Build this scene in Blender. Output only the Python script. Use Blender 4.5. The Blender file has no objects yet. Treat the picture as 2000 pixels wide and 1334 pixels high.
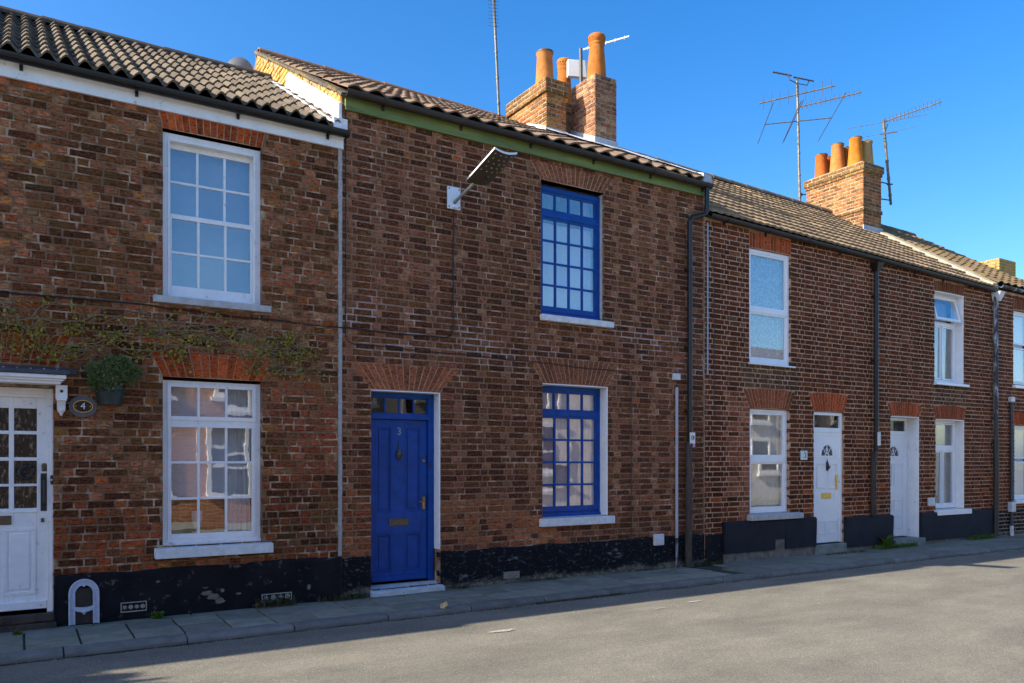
import bpy, math, random
from mathutils import Matrix, Vector, Euler, noise as mnoise
R = math.radians
random.seed(7)
sc = bpy.context.scene
col = sc.collection

# ------------------------------------------------------------------ camera, sky, sun, exposure
CAM = Vector((0.0, -8.31, 1.5))
cd = bpy.data.cameras.new("camera"); cam = bpy.data.objects.new("camera", cd); col.objects.link(cam)
cam.location = CAM; cam.rotation_euler = (R(90), 0, -R(31.85))
cd.lens = 28.0; cd.sensor_width = 36; cd.shift_y = 0.1165; cd.clip_end = 900; cd.clip_start = 0.05
sc.camera = cam
SUN = Vector((-1.57, 0.295, 1.0)).normalized()
w = bpy.data.worlds.new("World"); sc.world = w; w.use_nodes = True
nt = w.node_tree; bg = nt.nodes["Background"]
sky = nt.nodes.new("ShaderNodeTexSky"); sky.sky_type = 'NISHITA'; sky.sun_disc = False
sky.sun_elevation = math.asin(SUN.z); sky.sun_rotation = math.atan2(SUN.x, SUN.y) % (2 * math.pi)
sky.air_density = 1.0; sky.dust_density = 1.4; sky.ozone_density = 3.0; sky.altitude = 0
hs = nt.nodes.new("ShaderNodeHueSaturation"); hs.inputs["Saturation"].default_value = 1.38; hs.inputs["Hue"].default_value = 0.505
nt.links.new(sky.outputs[0], hs.inputs["Color"]); nt.links.new(hs.outputs[0], bg.inputs[0])
bg.inputs[1].default_value = 0.092
sl = bpy.data.lights.new("sun", 'SUN'); so = bpy.data.objects.new("sun", sl); col.objects.link(so)
so.rotation_euler = SUN.to_track_quat('Z', 'Y').to_euler(); so.location = (-20, 4, 15)
sl.energy = 3.2; sl.angle = R(0.5); sl.color = (1.0, 0.91, 0.76)
sc.view_settings.view_transform = 'Standard'; sc.view_settings.look = 'None'
sc.view_settings.exposure = 1.66; sc.view_settings.gamma = 1; sc.view_settings.use_curve_mapping = False

# ------------------------------------------------------------------ materials
MATS = {}
def nodes_of(name):
    m = bpy.data.materials.new(name); m.use_nodes = True
    n = m.node_tree.nodes; l = m.node_tree.links
    return m, n, l, n["Principled BSDF"]
def noise_node(n, l, scale, detail=4, rough=.6, stretch=None, off=(0, 0, 0)):
    g = n.new("ShaderNodeNewGeometry"); mp = n.new("ShaderNodeMapping")
    l.new(g.outputs["Position"], mp.inputs[0]); mp.inputs["Location"].default_value = off
    if stretch: mp.inputs["Scale"].default_value = stretch
    t = n.new("ShaderNodeTexNoise"); t.inputs["Scale"].default_value = scale
    t.inputs["Detail"].default_value = detail; t.inputs["Roughness"].default_value = rough
    l.new(mp.outputs[0], t.inputs["Vector"]); return t.outputs["Fac"]
def ramp(n, l, fac, a, b, ca=(0, 0, 0, 1), cb=(1, 1, 1, 1)):
    r = n.new("ShaderNodeValToRGB"); r.color_ramp.elements[0].position = a; r.color_ramp.elements[1].position = b
    r.color_ramp.elements[0].color = ca; r.color_ramp.elements[1].color = cb
    l.new(fac, r.inputs[0]); return r.outputs[0]
def mix(n, l, fac, a, b, mode='MIX'):
    m = n.new("ShaderNodeMix"); m.data_type = 'RGBA'; m.blend_type = mode
    for s, v in ((m.inputs[0], fac), (m.inputs[6], a), (m.inputs[7], b)):
        if hasattr(v, 'links'): l.new(v, s)
        else: s.default_value = v if isinstance(v, (int, float)) else (*v, 1)
    return m.outputs[2]
def bump(n, l, bs, h, strength, dist):
    b = n.new("ShaderNodeBump"); b.inputs["Strength"].default_value = strength; b.inputs["Distance"].default_value = dist
    l.new(h, b.inputs["Height"]); l.new(b.outputs[0], bs.inputs["Normal"]); return b
def simple(name, c, c2=None, rough=.6, scale=12, bstr=.2, bdist=.003, metal=0, lo=.35, hi=.65, stretch=None, dirt=None, dlo=.6, dhi=.75, dscale=30, spec=.5):
    m, n, l, b = nodes_of(name)
    c2 = c2 or tuple(x * .8 for x in c)
    f = noise_node(n, l, scale, 5, .65, stretch)
    o = mix(n, l, ramp(n, l, f, lo, hi), c, c2)
    if dirt:
        o = mix(n, l, ramp(n, l, noise_node(n, l, dscale, 6, .7, stretch, (3, 1, 7)), dlo, dhi), o, dirt)
    l.new(o, b.inputs["Base Color"]); b.inputs["Roughness"].default_value = rough; b.inputs["Metallic"].default_value = metal
    b.inputs["Specular IOR Level"].default_value = min(spec, .12) if rough >= .75 else spec
    if bstr: bump(n, l, b, noise_node(n, l, scale * 6, 5, .7), bstr, bdist)
    MATS[name] = m; return m
def tinted(n, l):
    a = n.new("ShaderNodeAttribute"); a.attribute_name = "tint"
    oi = n.new("ShaderNodeObjectInfo")
    return mix(n, l, 1.0, a.outputs["Color"], oi.outputs["Color"], 'MULTIPLY')
def brick_mat(name, smear=(.30, .22, .17), smear_lo=.60, lichen=None, llo=.6, lhi=.75, dark=.55, salt=None, gain=(1.26, 1.0, .78)):
    m, n, l, b = nodes_of(name)
    o = tinted(n, l)
    f1 = noise_node(n, l, 9, 6, .7, (1, 1, 2.4))
    o = mix(n, l, ramp(n, l, f1, .38, .72), o, mix(n, l, 1.0, o, (dark, dark * .93, dark * .9), 'MULTIPLY'))
    f2 = noise_node(n, l, 42, 5, .75, (1, 1, 1.6), (5, 2, 1))
    o = mix(n, l, ramp(n, l, f2, smear_lo - .09, smear_lo + .06, (0, 0, 0, 1), (.8, .8, .8, 1)), o, smear)
    f6 = noise_node(n, l, 20, 4, .7, (1, 1, 2.6), (8, 1, 3))
    o = mix(n, l, ramp(n, l, f6, .50, .60, (0, 0, 0, 1), (.85, .85, .85, 1)), o, mix(n, l, 1.0, o, (.30, .26, .24), 'MULTIPLY'))
    o = mix(n, l, ramp(n, l, f6, .30, .44, (.5, .5, .5, 1), (0, 0, 0, 1)), o, mix(n, l, 1.0, o, (1.9, 1.7, 1.55), 'MULTIPLY'))
    f3 = noise_node(n, l, 120, 4, .7, None, (1, 9, 4))
    o = mix(n, l, ramp(n, l, f3, .30, .42, (.75, .75, .75, 1), (0, 0, 0, 1)), o, (.035, .022, .018))
    o = mix(n, l, ramp(n, l, noise_node(n, l, .75, 4, .6, (1, 1, .7), (4, 7, 2)), .35, .68), mix(n, l, 1.0, o, (1.22, 1.06, .92), 'MULTIPLY'), mix(n, l, 1.0, o, (.76, .66, .57), 'MULTIPLY'))
    o = mix(n, l, ramp(n, l, noise_node(n, l, 2.6, 5, .7, (2.2, 1, .35), (1, 2, 9)), .55, .74, (0, 0, 0, 1), (.7, .7, .7, 1)), o, mix(n, l, 1.0, o, (.55, .52, .48), 'MULTIPLY'))
    if lichen:
        f4 = noise_node(n, l, 1.7, 6, .75, (1, 1, 1.3), (2, 0, 8))
        o = mix(n, l, ramp(n, l, f4, llo, lhi, (0, 0, 0, 1), (.6, .6, .6, 1)), o, lichen)
    if salt:
        f5 = noise_node(n, l, 2.3, 7, .8, (1, 1, 2), (0, 0, 3))
        o = mix(n, l, ramp(n, l, f5, .64, .76, (0, 0, 0, 1), (.55, .55, .55, 1)), o, salt)
    o = mix(n, l, 1.0, o, gain, 'MULTIPLY')
    l.new(o, b.inputs["Base Color"]); b.inputs["Roughness"].default_value = .9; b.inputs["Specular IOR Level"].default_value = .1
    bump(n, l, b, noise_node(n, l, 95, 6, .75), .55, .004)
    MATS[name] = m; return m
brick_mat("brick_left", smear=(.33, .25, .18), smear_lo=.63, lichen=(.085, .075, .022), llo=.50, lhi=.68)
brick_mat("brick_middle", smear=(.30, .21, .175), smear_lo=.60, lichen=(.085, .07, .03), llo=.56, lhi=.74, salt=(.34, .28, .30))
brick_mat("brick_right", smear=(.26, .17, .125), smear_lo=.64, gain=(1.16, .88, .66))
brick_mat("brick_arch", smear=(.40, .24, .17), smear_lo=.66, dark=.7, gain=(1.2, .92, .75))
brick_mat("brick_lichen", smear=(.6, .5, .33), smear_lo=.52, lichen=(.54, .36, .09), llo=.40, lhi=.58, dark=.8, gain=(1.1, 1.02, .8))
brick_mat("brick_stack", smear=(.46, .36, .25), smear_lo=.55, lichen=(.34, .27, .07), llo=.55, lhi=.75, dark=.75, gain=(1.0, .78, .58))
brick_mat("brick_stack_new", smear=(.5, .45, .38), smear_lo=.6, dark=.8, gain=(1.0, .84, .72))
def painted_brick():
    m, n, l, b = nodes_of("brick_black_paint")
    f = noise_node(n, l, 13, 8, .85, (1, 1, 1.7)); f2 = noise_node(n, l, 3, 5, .7, (1, 1, 2), (4, 4, 4))
    o = mix(n, l, ramp(n, l, f, .56, .66), (.007, .007, .010), (.26, .25, .26))
    o = mix(n, l, ramp(n, l, f2, .62, .72), o, (.26, .24, .24))
    g = n.new("ShaderNodeNewGeometry"); s = n.new("ShaderNodeSeparateXYZ"); l.new(g.outputs["Position"], s.inputs[0])
    ad = n.new("ShaderNodeMath"); ad.operation = 'MULTIPLY_ADD'; ad.inputs[1].default_value = .35
    l.new(f2, ad.inputs[0]); l.new(s.outputs[2], ad.inputs[2])
    o = mix(n, l, ramp(n, l, ad.outputs[0], .20, .27, (1, 1, 1, 1), (0, 0, 0, 1)), o,
            mix(n, l, ramp(n, l, f, .42, .6), (.07, .05, .035), (.25, .23, .17)))
    l.new(o, b.inputs["Base Color"]); b.inputs["Roughness"].default_value = .75; b.inputs["Specular IOR Level"].default_value = .15
    bump(n, l, b, noise_node(n, l, 60, 6, .8), .8, .006); MATS["brick_black_paint"] = m
painted_brick()
simple("mortar_left", (.20, .12, .068), (.58, .41, .28), .95, 5, .5, .005, lo=.50, hi=.66)
simple("mortar_middle", (.25, .15, .095), (.55, .37, .26), .95, 5, .5, .005, lo=.52, hi=.68)
def mortar_mid():
    m = MATS["mortar_middle"]; n = m.node_tree.nodes; l = m.node_tree.links; b = n["Principled BSDF"]; src = b.inputs["Base Color"].links[0].from_socket
    g = n.new("ShaderNodeNewGeometry"); s = n.new("ShaderNodeSeparateXYZ"); l.new(g.outputs["Position"], s.inputs[0])
    a = n.new("ShaderNodeMapRange"); a.inputs[1].default_value = 2.5; a.inputs[2].default_value = 2.9; l.new(s.outputs[2], a.inputs[0])
    c = n.new("ShaderNodeMapRange"); c.inputs[1].default_value = 3.45; c.inputs[2].default_value = 3.15; l.new(s.outputs[2], c.inputs[0])
    k = n.new("ShaderNodeMath"); k.operation = 'MULTIPLY'; l.new(a.outputs[0], k.inputs[0]); l.new(c.outputs[0], k.inputs[1])
    k2 = n.new("ShaderNodeMath"); k2.operation = 'MULTIPLY'; l.new(k.outputs[0], k2.inputs[0])
    l.new(ramp(n, l, noise_node(n, l, 2.2, 5, .7, (1, 1, 1.5), (7, 7, 1)), .48, .6), k2.inputs[1])
    l.new(mix(n, l, k2.outputs[0], src, (.44, .36, .32)), b.inputs["Base Color"])
mortar_mid()
simple("mortar_right", (.33, .19, .115), (.58, .38, .25), .95, 6, .5, .005)
simple("mortar_stack", (.42, .33, .22), (.2, .14, .085), .95, 9, .5, .005)
simple("mortar_arch", (.58, .34, .20), (.33, .17, .095), .95, 14, .4, .003)
simple("mortar_pale", (.46, .44, .43), (.33, .30, .28), .95, 30, .6, .004)
simple("white_paint", (.88, .87, .86), (.78, .78, .78), .38, 6, .12, .001, dirt=(.42, .40, .34), dlo=.60, dhi=.74, dscale=14)
simple("white_upvc", (.88, .88, .88), (.82, .83, .84), .25, 4, 0)
simple("cream_paint", (.62, .58, .50), (.52, .47, .38), .5, 6, .2, .001)
simple("sill_grey", (.52, .52, .52), (.38, .37, .35), .8, 14, .4, .002, dirt=(.12, .12, .09), dlo=.64, dhi=.7)
simple("sill_white", (.74, .76, .78), (.6, .6, .58), .7, 14, .4, .002, dirt=(.2, .19, .15), dlo=.66, dhi=.72)
simple("blue_paint", (.000, .066, .34), (.000, .044, .22), .4, 8, .15, .0008, dirt=(.05, .11, .25), dlo=.74, dhi=.8, dscale=24, spec=.3)
simple("green_paint", (.19, .24, .055), (.11, .145, .035), .5, 5, .2, .001, stretch=(.3, 1, 2), dirt=(.08, .09, .04), dlo=.6, dhi=.75, dscale=6)
simple("black_plastic", (.006, .006, .008), (.012, .012, .013), .38, 8, 0)
simple("brown_gutter", (.018, .013, .010), (.032, .024, .019), .55, 8, .2, .001)
simple("rust_pipe", (.022, .015, .012), (.07, .05, .04), .7, 14, .4, .002, stretch=(1, 1, .3))
simple("peeling_pipe", (.03, .033, .04), (.35, .38, .42), .6, 12, .3, .001, lo=.5, hi=.6, stretch=(1, 1, .25))
simple("grey_conduit", (.40, .44, .52), (.34, .38, .45), .45, 5, 0)
simple("white_box", (.66, .68, .70), (.55, .56, .56), .4, 10, 0)
simple("galvanised", (.42, .42, .40), (.25, .24, .20), .45, 20, .2, .001, metal=.6)
simple("aerial_metal", (.20, .19, .155), (.07, .062, .05), .5, 22, 0, metal=.4)
simple("aerial_dark", (.05, .045, .04), (.09, .08, .07), .6, 22, 0)
simple("aerial_white", (.8, .8, .8), (.7, .7, .7), .5, 22, 0)
simple("lamp_silver", (.78, .80, .82), (.7, .72, .74), .35, 6, 0, metal=.1)
simple("lamp_panel", (.085, .070, .048), (.07, .06, .042), .35, 6, 0)
simple("lamp_lens", (.42, .39, .3), (.38, .35, .27), .3, 6, 0)
simple("brass", (.42, .27, .08), (.25, .16, .06), .35, 20, 0, metal=.9)
simple("gold", (.75, .50, .10), (.65, .42, .08), .3, 20, 0, metal=.5)
simple("dull_brass", (.16, .13, .09), (.09, .08, .06), .45, 20, 0, metal=.7)
simple("black_iron", (.016, .016, .018), (.03, .03, .03), .45, 20, .2, .001)
simple("terracotta", (.46, .16, .03), (.34, .105, .02), .8, 7, .3, .003, dirt=(.42, .24, .09), dlo=.55, dhi=.8, dscale=5)
simple("terracotta_pale", (.52, .22, .07), (.42, .15, .04), .8, 7, .3, .003)
simple("terracotta_red", (.46, .13, .03), (.36, .10, .025), .8, 7, .3, .003)
simple("terracotta_ochre", (.52, .20, .028), (.40, .13, .02), .8, 7, .3, .003)
simple("terracotta_drab", (.38, .27, .12), (.26, .18, .08), .85, 7, .3, .003)
simple("lead_grey", (.30, .33, .37), (.42, .45, .48), .5, 9, .3, .003)
simple("lead_dark", (.035, .04, .055), (.06, .065, .08), .5, 9, .3, .003)
simple("flashing_white", (.82, .82, .82), (.6, .61, .63), .5, 10, .5, .004, dirt=(.25, .25, .25), dlo=.62, dhi=.72, dscale=14)
simple("mortar_fillet", (.42, .38, .29), (.27, .24, .16), .9, 8, .6, .006, dirt=(.34, .28, .06), dlo=.6, dhi=.72, dscale=10)
simple("black_render", (.006, .006, .008), (.014, .014, .017), .7, 3, .5, .004, dirt=(.13, .10, .09), dlo=.60, dhi=.66, dscale=10, spec=.15)
simple("charcoal_render", (.014, .014, .022), (.022, .022, .031), .7, 5, .3, .002, dirt=(.10, .10, .10), dlo=.74, dhi=.8, dscale=20, spec=.2)
simple("plinth_base", (.26, .22, .19), (.13, .11, .09), .95, 9, .7, .006)
simple("concrete", (.28, .28, .25), (.18, .19, .16), .9, 7, .5, .003, dirt=(.05, .06, .03), dlo=.62, dhi=.72, dscale=8)
simple("step_white", (.60, .62, .64), (.45, .46, .46), .8, 10, .5, .003, dirt=(.12, .11, .09), dlo=.62, dhi=.7)
simple("fabric_white", (.80, .80, .80), (.72, .73, .75), .95, 30, 0)
simple("fabric_lace", (.24, .34, .38), (.44, .54, .58), .95, 38, 0, lo=.48, hi=.56)
simple("fabric_pink", (.86, .66, .66), (.72, .52, .53), .95, 60, .2, .001)
simple("fabric_cream", (.66, .60, .52), (.5, .42, .34), .95, 60, .2, .001)
simple("blind_fabric", (.32, .33, .36), (.40, .41, .44), .9, 3, 0)
simple("interior_dark", (.06, .045, .035), (.04, .03, .025), .9, 3, 0)
simple("interior_brown", (.30, .17, .07), (.2, .11, .05), .8, 9, 0)
simple("slate_plaque", (.10, .10, .11), (.13, .12, .12), .7, 20, .2, .001)
simple("sign_black", (.01, .01, .01), (.012, .012, .012), .3, 20, 0)
simple("sign_white", (.8, .8, .78), (.75, .75, .73), .4, 20, 0)
simple("sign_pink", (.6, .25, .42), (.55, .22, .4), .4, 20, 0)
simple("flower_print", (.75, .78, .78), (.45, .55, .52), .4, 160, 0, lo=.5, hi=.56)
simple("number_metal", (.36, .38, .26), (.28, .30, .2), .4, 20, 0)
simple("grey_digit", (.08, .08, .10), (.06, .06, .08), .4, 20, 0)
simple("cast_white", (.55, .60, .72), (.44, .48, .58), .55, 30, .3, .001)
simple("pot_green", (.012, .026, .026), (.03, .05, .048), .55, 14, .3, .002, stretch=(1, 1, .3))
simple("bark", (.20, .15, .10), (.1, .075, .05), .9, 30, .4, .002)
simple("stem_pale", (.38, .28, .18), (.2, .14, .08), .9, 30, .3, .001)
simple("chalk", (.46, .42, .36), (.3, .28, .24), .9, 20, .3, .001)
simple("leaf_dry", (.55, .42, .2), (.4, .28, .12), .7, 60, 0)
simple("soil", (.05, .04, .03), (.08, .06, .04), .95, 60, .5, .004)
simple("lead_slate", (.20, .18, .17), (.28, .25, .23), .8, 6, .3, .004)
simple("render_cream", (.80, .74, .66), (.72, .66, .58), .9, 6, .2, .003)
simple("dish_grey", (.17, .18, .20), (.14, .15, .17), .5, 8, 0)
def leafmat(name, a, b, scale=25):
    m, n, l, bs = nodes_of(name)
    o = mix(n, l, ramp(n, l, noise_node(n, l, scale, 3, .6), .35, .65), a, b)
    t = n.new("ShaderNodeBsdfTranslucent"); mx = n.new("ShaderNodeMixShader"); mx.inputs[0].default_value = .3
    l.new(o, bs.inputs["Base Color"]); l.new(o, t.inputs[0]); bs.inputs["Roughness"].default_value = .55
    l.new(bs.outputs[0], mx.inputs[1]); l.new(t.outputs[0], mx.inputs[2]); l.new(mx.outputs[0], n["Material Output"].inputs[0])
    MATS[name] = m
leafmat("leaf_shrub", (.085, .13, .035), (.20, .25, .085), 40)
leafmat("leaf_vine", (.42, .33, .035), (.22, .20, .03), 14)
leafmat("leaf_weed", (.08, .16, .02), (.13, .22, .03), 20)
leafmat("leaf_moss", (.06, .07, .02), (.12, .10, .04), 20)
leafmat("leaf_tree", (.05, .10, .03), (.08, .13, .03), 4)
def tile_mat(name, lich, llo, lhi):
    m, n, l, b = nodes_of(name)
    o = tinted(n, l)
    o = mix(n, l, ramp(n, l, noise_node(n, l, 14, 6, .7), .35, .7), o, mix(n, l, 1.0, o, (.6, .58, .55), 'MULTIPLY'))
    o = mix(n, l, ramp(n, l, noise_node(n, l, 3.2, 7, .75, None, (2, 5, 1)), llo, lhi, (0, 0, 0, 1), (.8, .8, .8, 1)), o, lich)
    l.new(o, b.inputs["Base Color"]); b.inputs["Roughness"].default_value = .85; b.inputs["Specular IOR Level"].default_value = .3
    bump(n, l, b, noise_node(n, l, 110, 5, .8), .5, .004); MATS[name] = m
tile_mat("tile_left", (.05, .043, .03), .52, .66)
tile_mat("tile_middle", (.10, .06, .035), .62, .74)
tile_mat("tile_right", (.16, .11, .05), .66, .76)
tile_mat("tile_far", (.22, .15, .03), .45, .62)
def slab_mat():
    m, n, l, b = nodes_of("paving")
    o = tinted(n, l)
    o = mix(n, l, ramp(n, l, noise_node(n, l, 5, 7, .75), .4, .66), o, mix(n, l, 1.0, o, (.62, .66, .58), 'MULTIPLY'))
    o = mix(n, l, ramp(n, l, noise_node(n, l, 60, 4, .8, None, (3, 3, 3)), .62, .7, (0, 0, 0, 1), (.5, .5, .5, 1)), o, (.25, .26, .25))
    l.new(o, b.inputs["Base Color"]); b.inputs["Roughness"].default_value = .85
    bump(n, l, b, noise_node(n, l, 140, 5, .8), .4, .003); MATS["paving"] = m
slab_mat()
def asphalt():
    m, n, l, b = nodes_of("asphalt")
    g = n.new("ShaderNodeNewGeometry"); v = n.new("ShaderNodeTexVoronoi"); v.inputs["Scale"].default_value = 150
    l.new(g.outputs["Position"], v.inputs["Vector"])
    sp = n.new("ShaderNodeSeparateColor"); l.new(v.outputs["Color"], sp.inputs[0])
    o = ramp(n, l, sp.outputs[0], .0, 1.0, (.145, .136, .108, 1), (.285, .262, .205, 1))
    o = mix(n, l, ramp(n, l, sp.outputs[1], .965, .98), o, (.42, .38, .33))
    o = mix(n, l, ramp(n, l, noise_node(n, l, 1.1, 6, .65, (1, 1.8, 1)), .35, .7), o, mix(n, l, 1.0, o, (.68, .68, .70), 'MULTIPLY'))
    o = mix(n, l, ramp(n, l, noise_node(n, l, 6, 6, .7, (1, 1, 1), (9, 3, 3)), .55, .75), o, mix(n, l, 1.0, o, (1.08, 1.07, 1.05), 'MULTIPLY'))
    o = mix(n, l, ramp(n, l, noise_node(n, l, 1.0, 4, .6, (.12, 1.1, 1), (2, 6, 3)), .42, .62), o, mix(n, l, 1.0, o, (.86, .86, .87), 'MULTIPLY'))
    s = n.new("ShaderNodeSeparateXYZ"); l.new(g.outputs["Position"], s.inputs[0])
    nz = noise_node(n, l, 4, 5, .7, (1, 3, 1), (1, 2, 3))
    ad = n.new("ShaderNodeMath"); ad.operation = 'MULTIPLY_ADD'; ad.inputs[1].default_value = .22
    l.new(nz, ad.inputs[0]); l.new(s.outputs[1], ad.inputs[2])
    o = mix(n, l, ramp_off(n, l, ad.outputs[0], -1.035, -.985), o, (.024, .024, .012))
    l.new(o, b.inputs["Base Color"]); b.inputs["Roughness"].default_value = .85; b.inputs["Specular IOR Level"].default_value = .3
    bump(n, l, b, v.outputs["Distance"], .5, .004); MATS["asphalt"] = m
def ramp_off(n, l, fac, a, b):
    mr = n.new("ShaderNodeMapRange"); mr.inputs[1].default_value = a; mr.inputs[2].default_value = b
    l.new(fac, mr.inputs[0]); return mr.outputs[0]
asphalt()
def joint_mat():
    m, n, l, b = nodes_of("slab_joint")
    o = mix(n, l, ramp(n, l, noise_node(n, l, 5, 6, .7), .5, .62), (.035, .032, .026), (.055, .085, .018))
    l.new(o, b.inputs["Base Color"]); b.inputs["Roughness"].default_value = .95
    bump(n, l, b, noise_node(n, l, 90, 4, .8), .8, .006); MATS["slab_joint"] = m
joint_mat()
def glass(name, ior, wob, tintc=(1, 1, 1)):
    m, n, l, b = nodes_of(name); n.remove(b)
    t = n.new("ShaderNodeBsdfTransparent"); t.inputs[0].default_value = (*tintc, 1)
    gl = n.new("ShaderNodeBsdfGlossy"); gl.inputs["Roughness"].default_value = .01
    lw = n.new("ShaderNodeLayerWeight"); lw.inputs[0].default_value = .5
    pw = n.new("ShaderNodeMath"); pw.operation = 'POWER'; pw.inputs[1].default_value = 4.0; l.new(lw.outputs["Facing"], pw.inputs[0])
    ma = n.new("ShaderNodeMath"); ma.operation = 'MULTIPLY_ADD'; ma.inputs[1].default_value = 1 - ior; ma.inputs[2].default_value = ior; l.new(pw.outputs[0], ma.inputs[0])
    mx = n.new("ShaderNodeMixShader"); l.new(ma.outputs[0], mx.inputs[0]); l.new(t.outputs[0], mx.inputs[1]); l.new(gl.outputs[0], mx.inputs[2])
    bp = n.new("ShaderNodeBump"); bp.inputs["Strength"].default_value = wob; bp.inputs["Distance"].default_value = .02
    l.new(noise_node(n, l, 4.0, 2, .5), bp.inputs["Height"]); l.new(bp.outputs[0], gl.inputs["Normal"])
    l.new(mx.outputs[0], n["Material Output"].inputs[0]); MATS[name] = m
glass("glass_old", .20, .03); glass("glass_new", .17, .012); glass("glass_dark", .05, .03, (.5, .48, .45))
def rippled():
    m, n, l, b = nodes_of("glass_rippled")
    f = noise_node(n, l, 55, 3, .6, (1, 1, .45))
    o = ramp(n, l, f, .52, .70, (.010, .006, .004, 1), (.26, .17, .11, 1))
    l.new(o, b.inputs["Base Color"]); b.inputs["Roughness"].default_value = .12
    bump(n, l, b, f, .8, .01); MATS["glass_rippled"] = m
rippled()
def opp_brick():
    m, n, l, b = nodes_of("brick_opposite")
    tc = n.new("ShaderNodeNewGeometry"); s = n.new("ShaderNodeSeparateXYZ"); c = n.new("ShaderNodeCombineXYZ")
    l.new(tc.outputs["Position"], s.inputs[0]); l.new(s.outputs[0], c.inputs[0]); l.new(s.outputs[2], c.inputs[1])
    t = n.new("ShaderNodeTexBrick"); t.inputs["Scale"].default_value = 1; t.inputs["Brick Width"].default_value = .225; t.inputs["Row Height"].default_value = .075
    t.inputs["Mortar Size"].default_value = .006; t.inputs["Color1"].default_value = (.42, .15, .06, 1); t.inputs["Color2"].default_value = (.33, .12, .05, 1); t.inputs["Mortar"].default_value = (.55, .42, .3, 1)
    l.new(c.outputs[0], t.inputs["Vector"]); l.new(t.outputs[0], b.inputs["Base Color"]); b.inputs["Roughness"].default_value = .9
    MATS["brick_opposite"] = m
opp_brick()

# ------------------------------------------------------------------ mesh helpers
class MB:
    def __init__(s): s.v = []; s.f = []; s.t = []; s.m = []; s.cur = (1, 1, 1); s.mi = 0
    def add(s, vs, fs, tint=None):
        o = len(s.v); s.v += [tuple(p) for p in vs]
        for f in fs:
            s.f.append(tuple(i + o for i in f)); s.t.append(tint or s.cur); s.m.append(s.mi)
    def box(s, x0, x1, y0, y1, z0, z1, tint=None, skip=()):
        v = [(x0, y0, z0), (x1, y0, z0), (x1, y1, z0), (x0, y1, z0), (x0, y0, z1), (x1, y0, z1), (x1, y1, z1), (x0, y1, z1)]
        F = {'b': (0, 3, 2, 1), 't': (4, 5, 6, 7), 'f': (0, 1, 5, 4), 'k': (2, 3, 7, 6), 'l': (3, 0, 4, 7), 'r': (1, 2, 6, 5)}
        s.add(v, [F[k] for k in F if k not in skip], tint)
    def hexa(s, v, tint=None):
        s.add(v, [(0, 3, 2, 1), (4, 5, 6, 7), (0, 1, 5, 4), (2, 3, 7, 6), (3, 0, 4, 7), (1, 2, 6, 5)], tint)
    def tube(s, pts, r, n=8, cap=True, tint=None):
        pts = [Vector(p) for p in pts]; rings = []
        rr = r if isinstance(r, (list, tuple)) else [r] * len(pts)
        o = len(s.v); up0 = None
        for i, p in enumerate(pts):
            a = pts[max(i - 1, 0)]; b = pts[min(i + 1, len(pts) - 1)]
            d = (b - a).normalized()
            if up0 is None: up0 = Vector((0, 0, 1)) if abs(d.z) < .9 else Vector((0, 1, 0))
            x = d.cross(up0).normalized(); y = x.cross(d).normalized(); up0 = y
            for k in range(n):
                an = 2 * math.pi * k / n
                s.v.append(tuple(p + (x * math.cos(an) + y * math.sin(an)) * rr[i]))
        for i in range(len(pts) - 1):
            for k in range(n):
                k2 = (k + 1) % n
                s.f.append((o + i * n + k, o + (i + 1) * n + k, o + (i + 1) * n + k2, o + i * n + k2)); s.t.append(tint or s.cur); s.m.append(s.mi)
        if cap:
            s.f.append(tuple(o + k for k in range(n))); s.t.append(tint or s.cur); s.m.append(s.mi)
            s.f.append(tuple(o + (len(pts) - 1) * n + k for k in reversed(range(n)))); s.t.append(tint or s.cur); s.m.append(s.mi)
    def lathe(s, prof, c, n=20, tint=None):
        o = len(s.v)
        for r, z in prof:
            for k in range(n):
                a = 2 * math.pi * k / n; s.v.append((c[0] + r * math.cos(a), c[1] + r * math.sin(a), c[2] + z))
        for i in range(len(prof) - 1):
            for k in range(n):
                k2 = (k + 1) % n
                s.f.append((o + i * n + k, o + i * n + k2, o + (i + 1) * n + k2, o + (i + 1) * n + k)); s.t.append(tint or s.cur); s.m.append(s.mi)
    def mesh(s, name, mats, smooth=False):
        me = bpy.data.meshes.new(name); me.from_pydata(s.v, [], s.f)
        a = me.attributes.new("tint", 'FLOAT_COLOR', 'CORNER'); buf = []
        for f, t in zip(s.f, s.t): buf += [t[0], t[1], t[2], 1.0] * len(f)
        a.data.foreach_set("color", buf)
        for mm in (mats if isinstance(mats, (list, tuple)) else [mats]): me.materials.append(MATS[mm])
        if isinstance(mats, (list, tuple)) and len(mats) > 1: me.polygons.foreach_set("material_index", s.m)
        if smooth: me.polygons.foreach_set("use_smooth", [True] * len(me.polygons))
        me.update(); return me
    def obj(s, name, mats, parent=None, smooth=False, bevel=0, kind=None):
        ob = bpy.data.objects.new(name, s.mesh(name, mats, smooth)); put(ob, parent)
        if bevel:
            md = ob.modifiers.new("edge", 'BEVEL'); md.width = bevel; md.segments = 2; md.limit_method = 'ANGLE'; md.angle_limit = R(40)
        if kind: ob["kind"] = kind
        return ob
WM = {}
def put(ob, parent=None, M=None):
    col.objects.link(ob)
    if M is not None: ob.matrix_basis = M
    WM[ob.name] = ob.matrix_basis.copy()
    if parent is not None:
        ob.parent = parent; ob.matrix_parent_inverse = WM[parent.name].inverted()
    return ob
def thing(name, label, cat, loc=(0, 0, 0), group=None):
    o = bpy.data.objects.new(name, None); o.empty_display_size = .2
    put(o, None, Matrix.Translation(loc)); return tag(o, label, cat, group)
def tag(o, label, cat, group=None):
    o["label"] = label; o["category"] = cat
    if group: o["group"] = group
    return o
def J(a): return random.uniform(-a, a)

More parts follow.
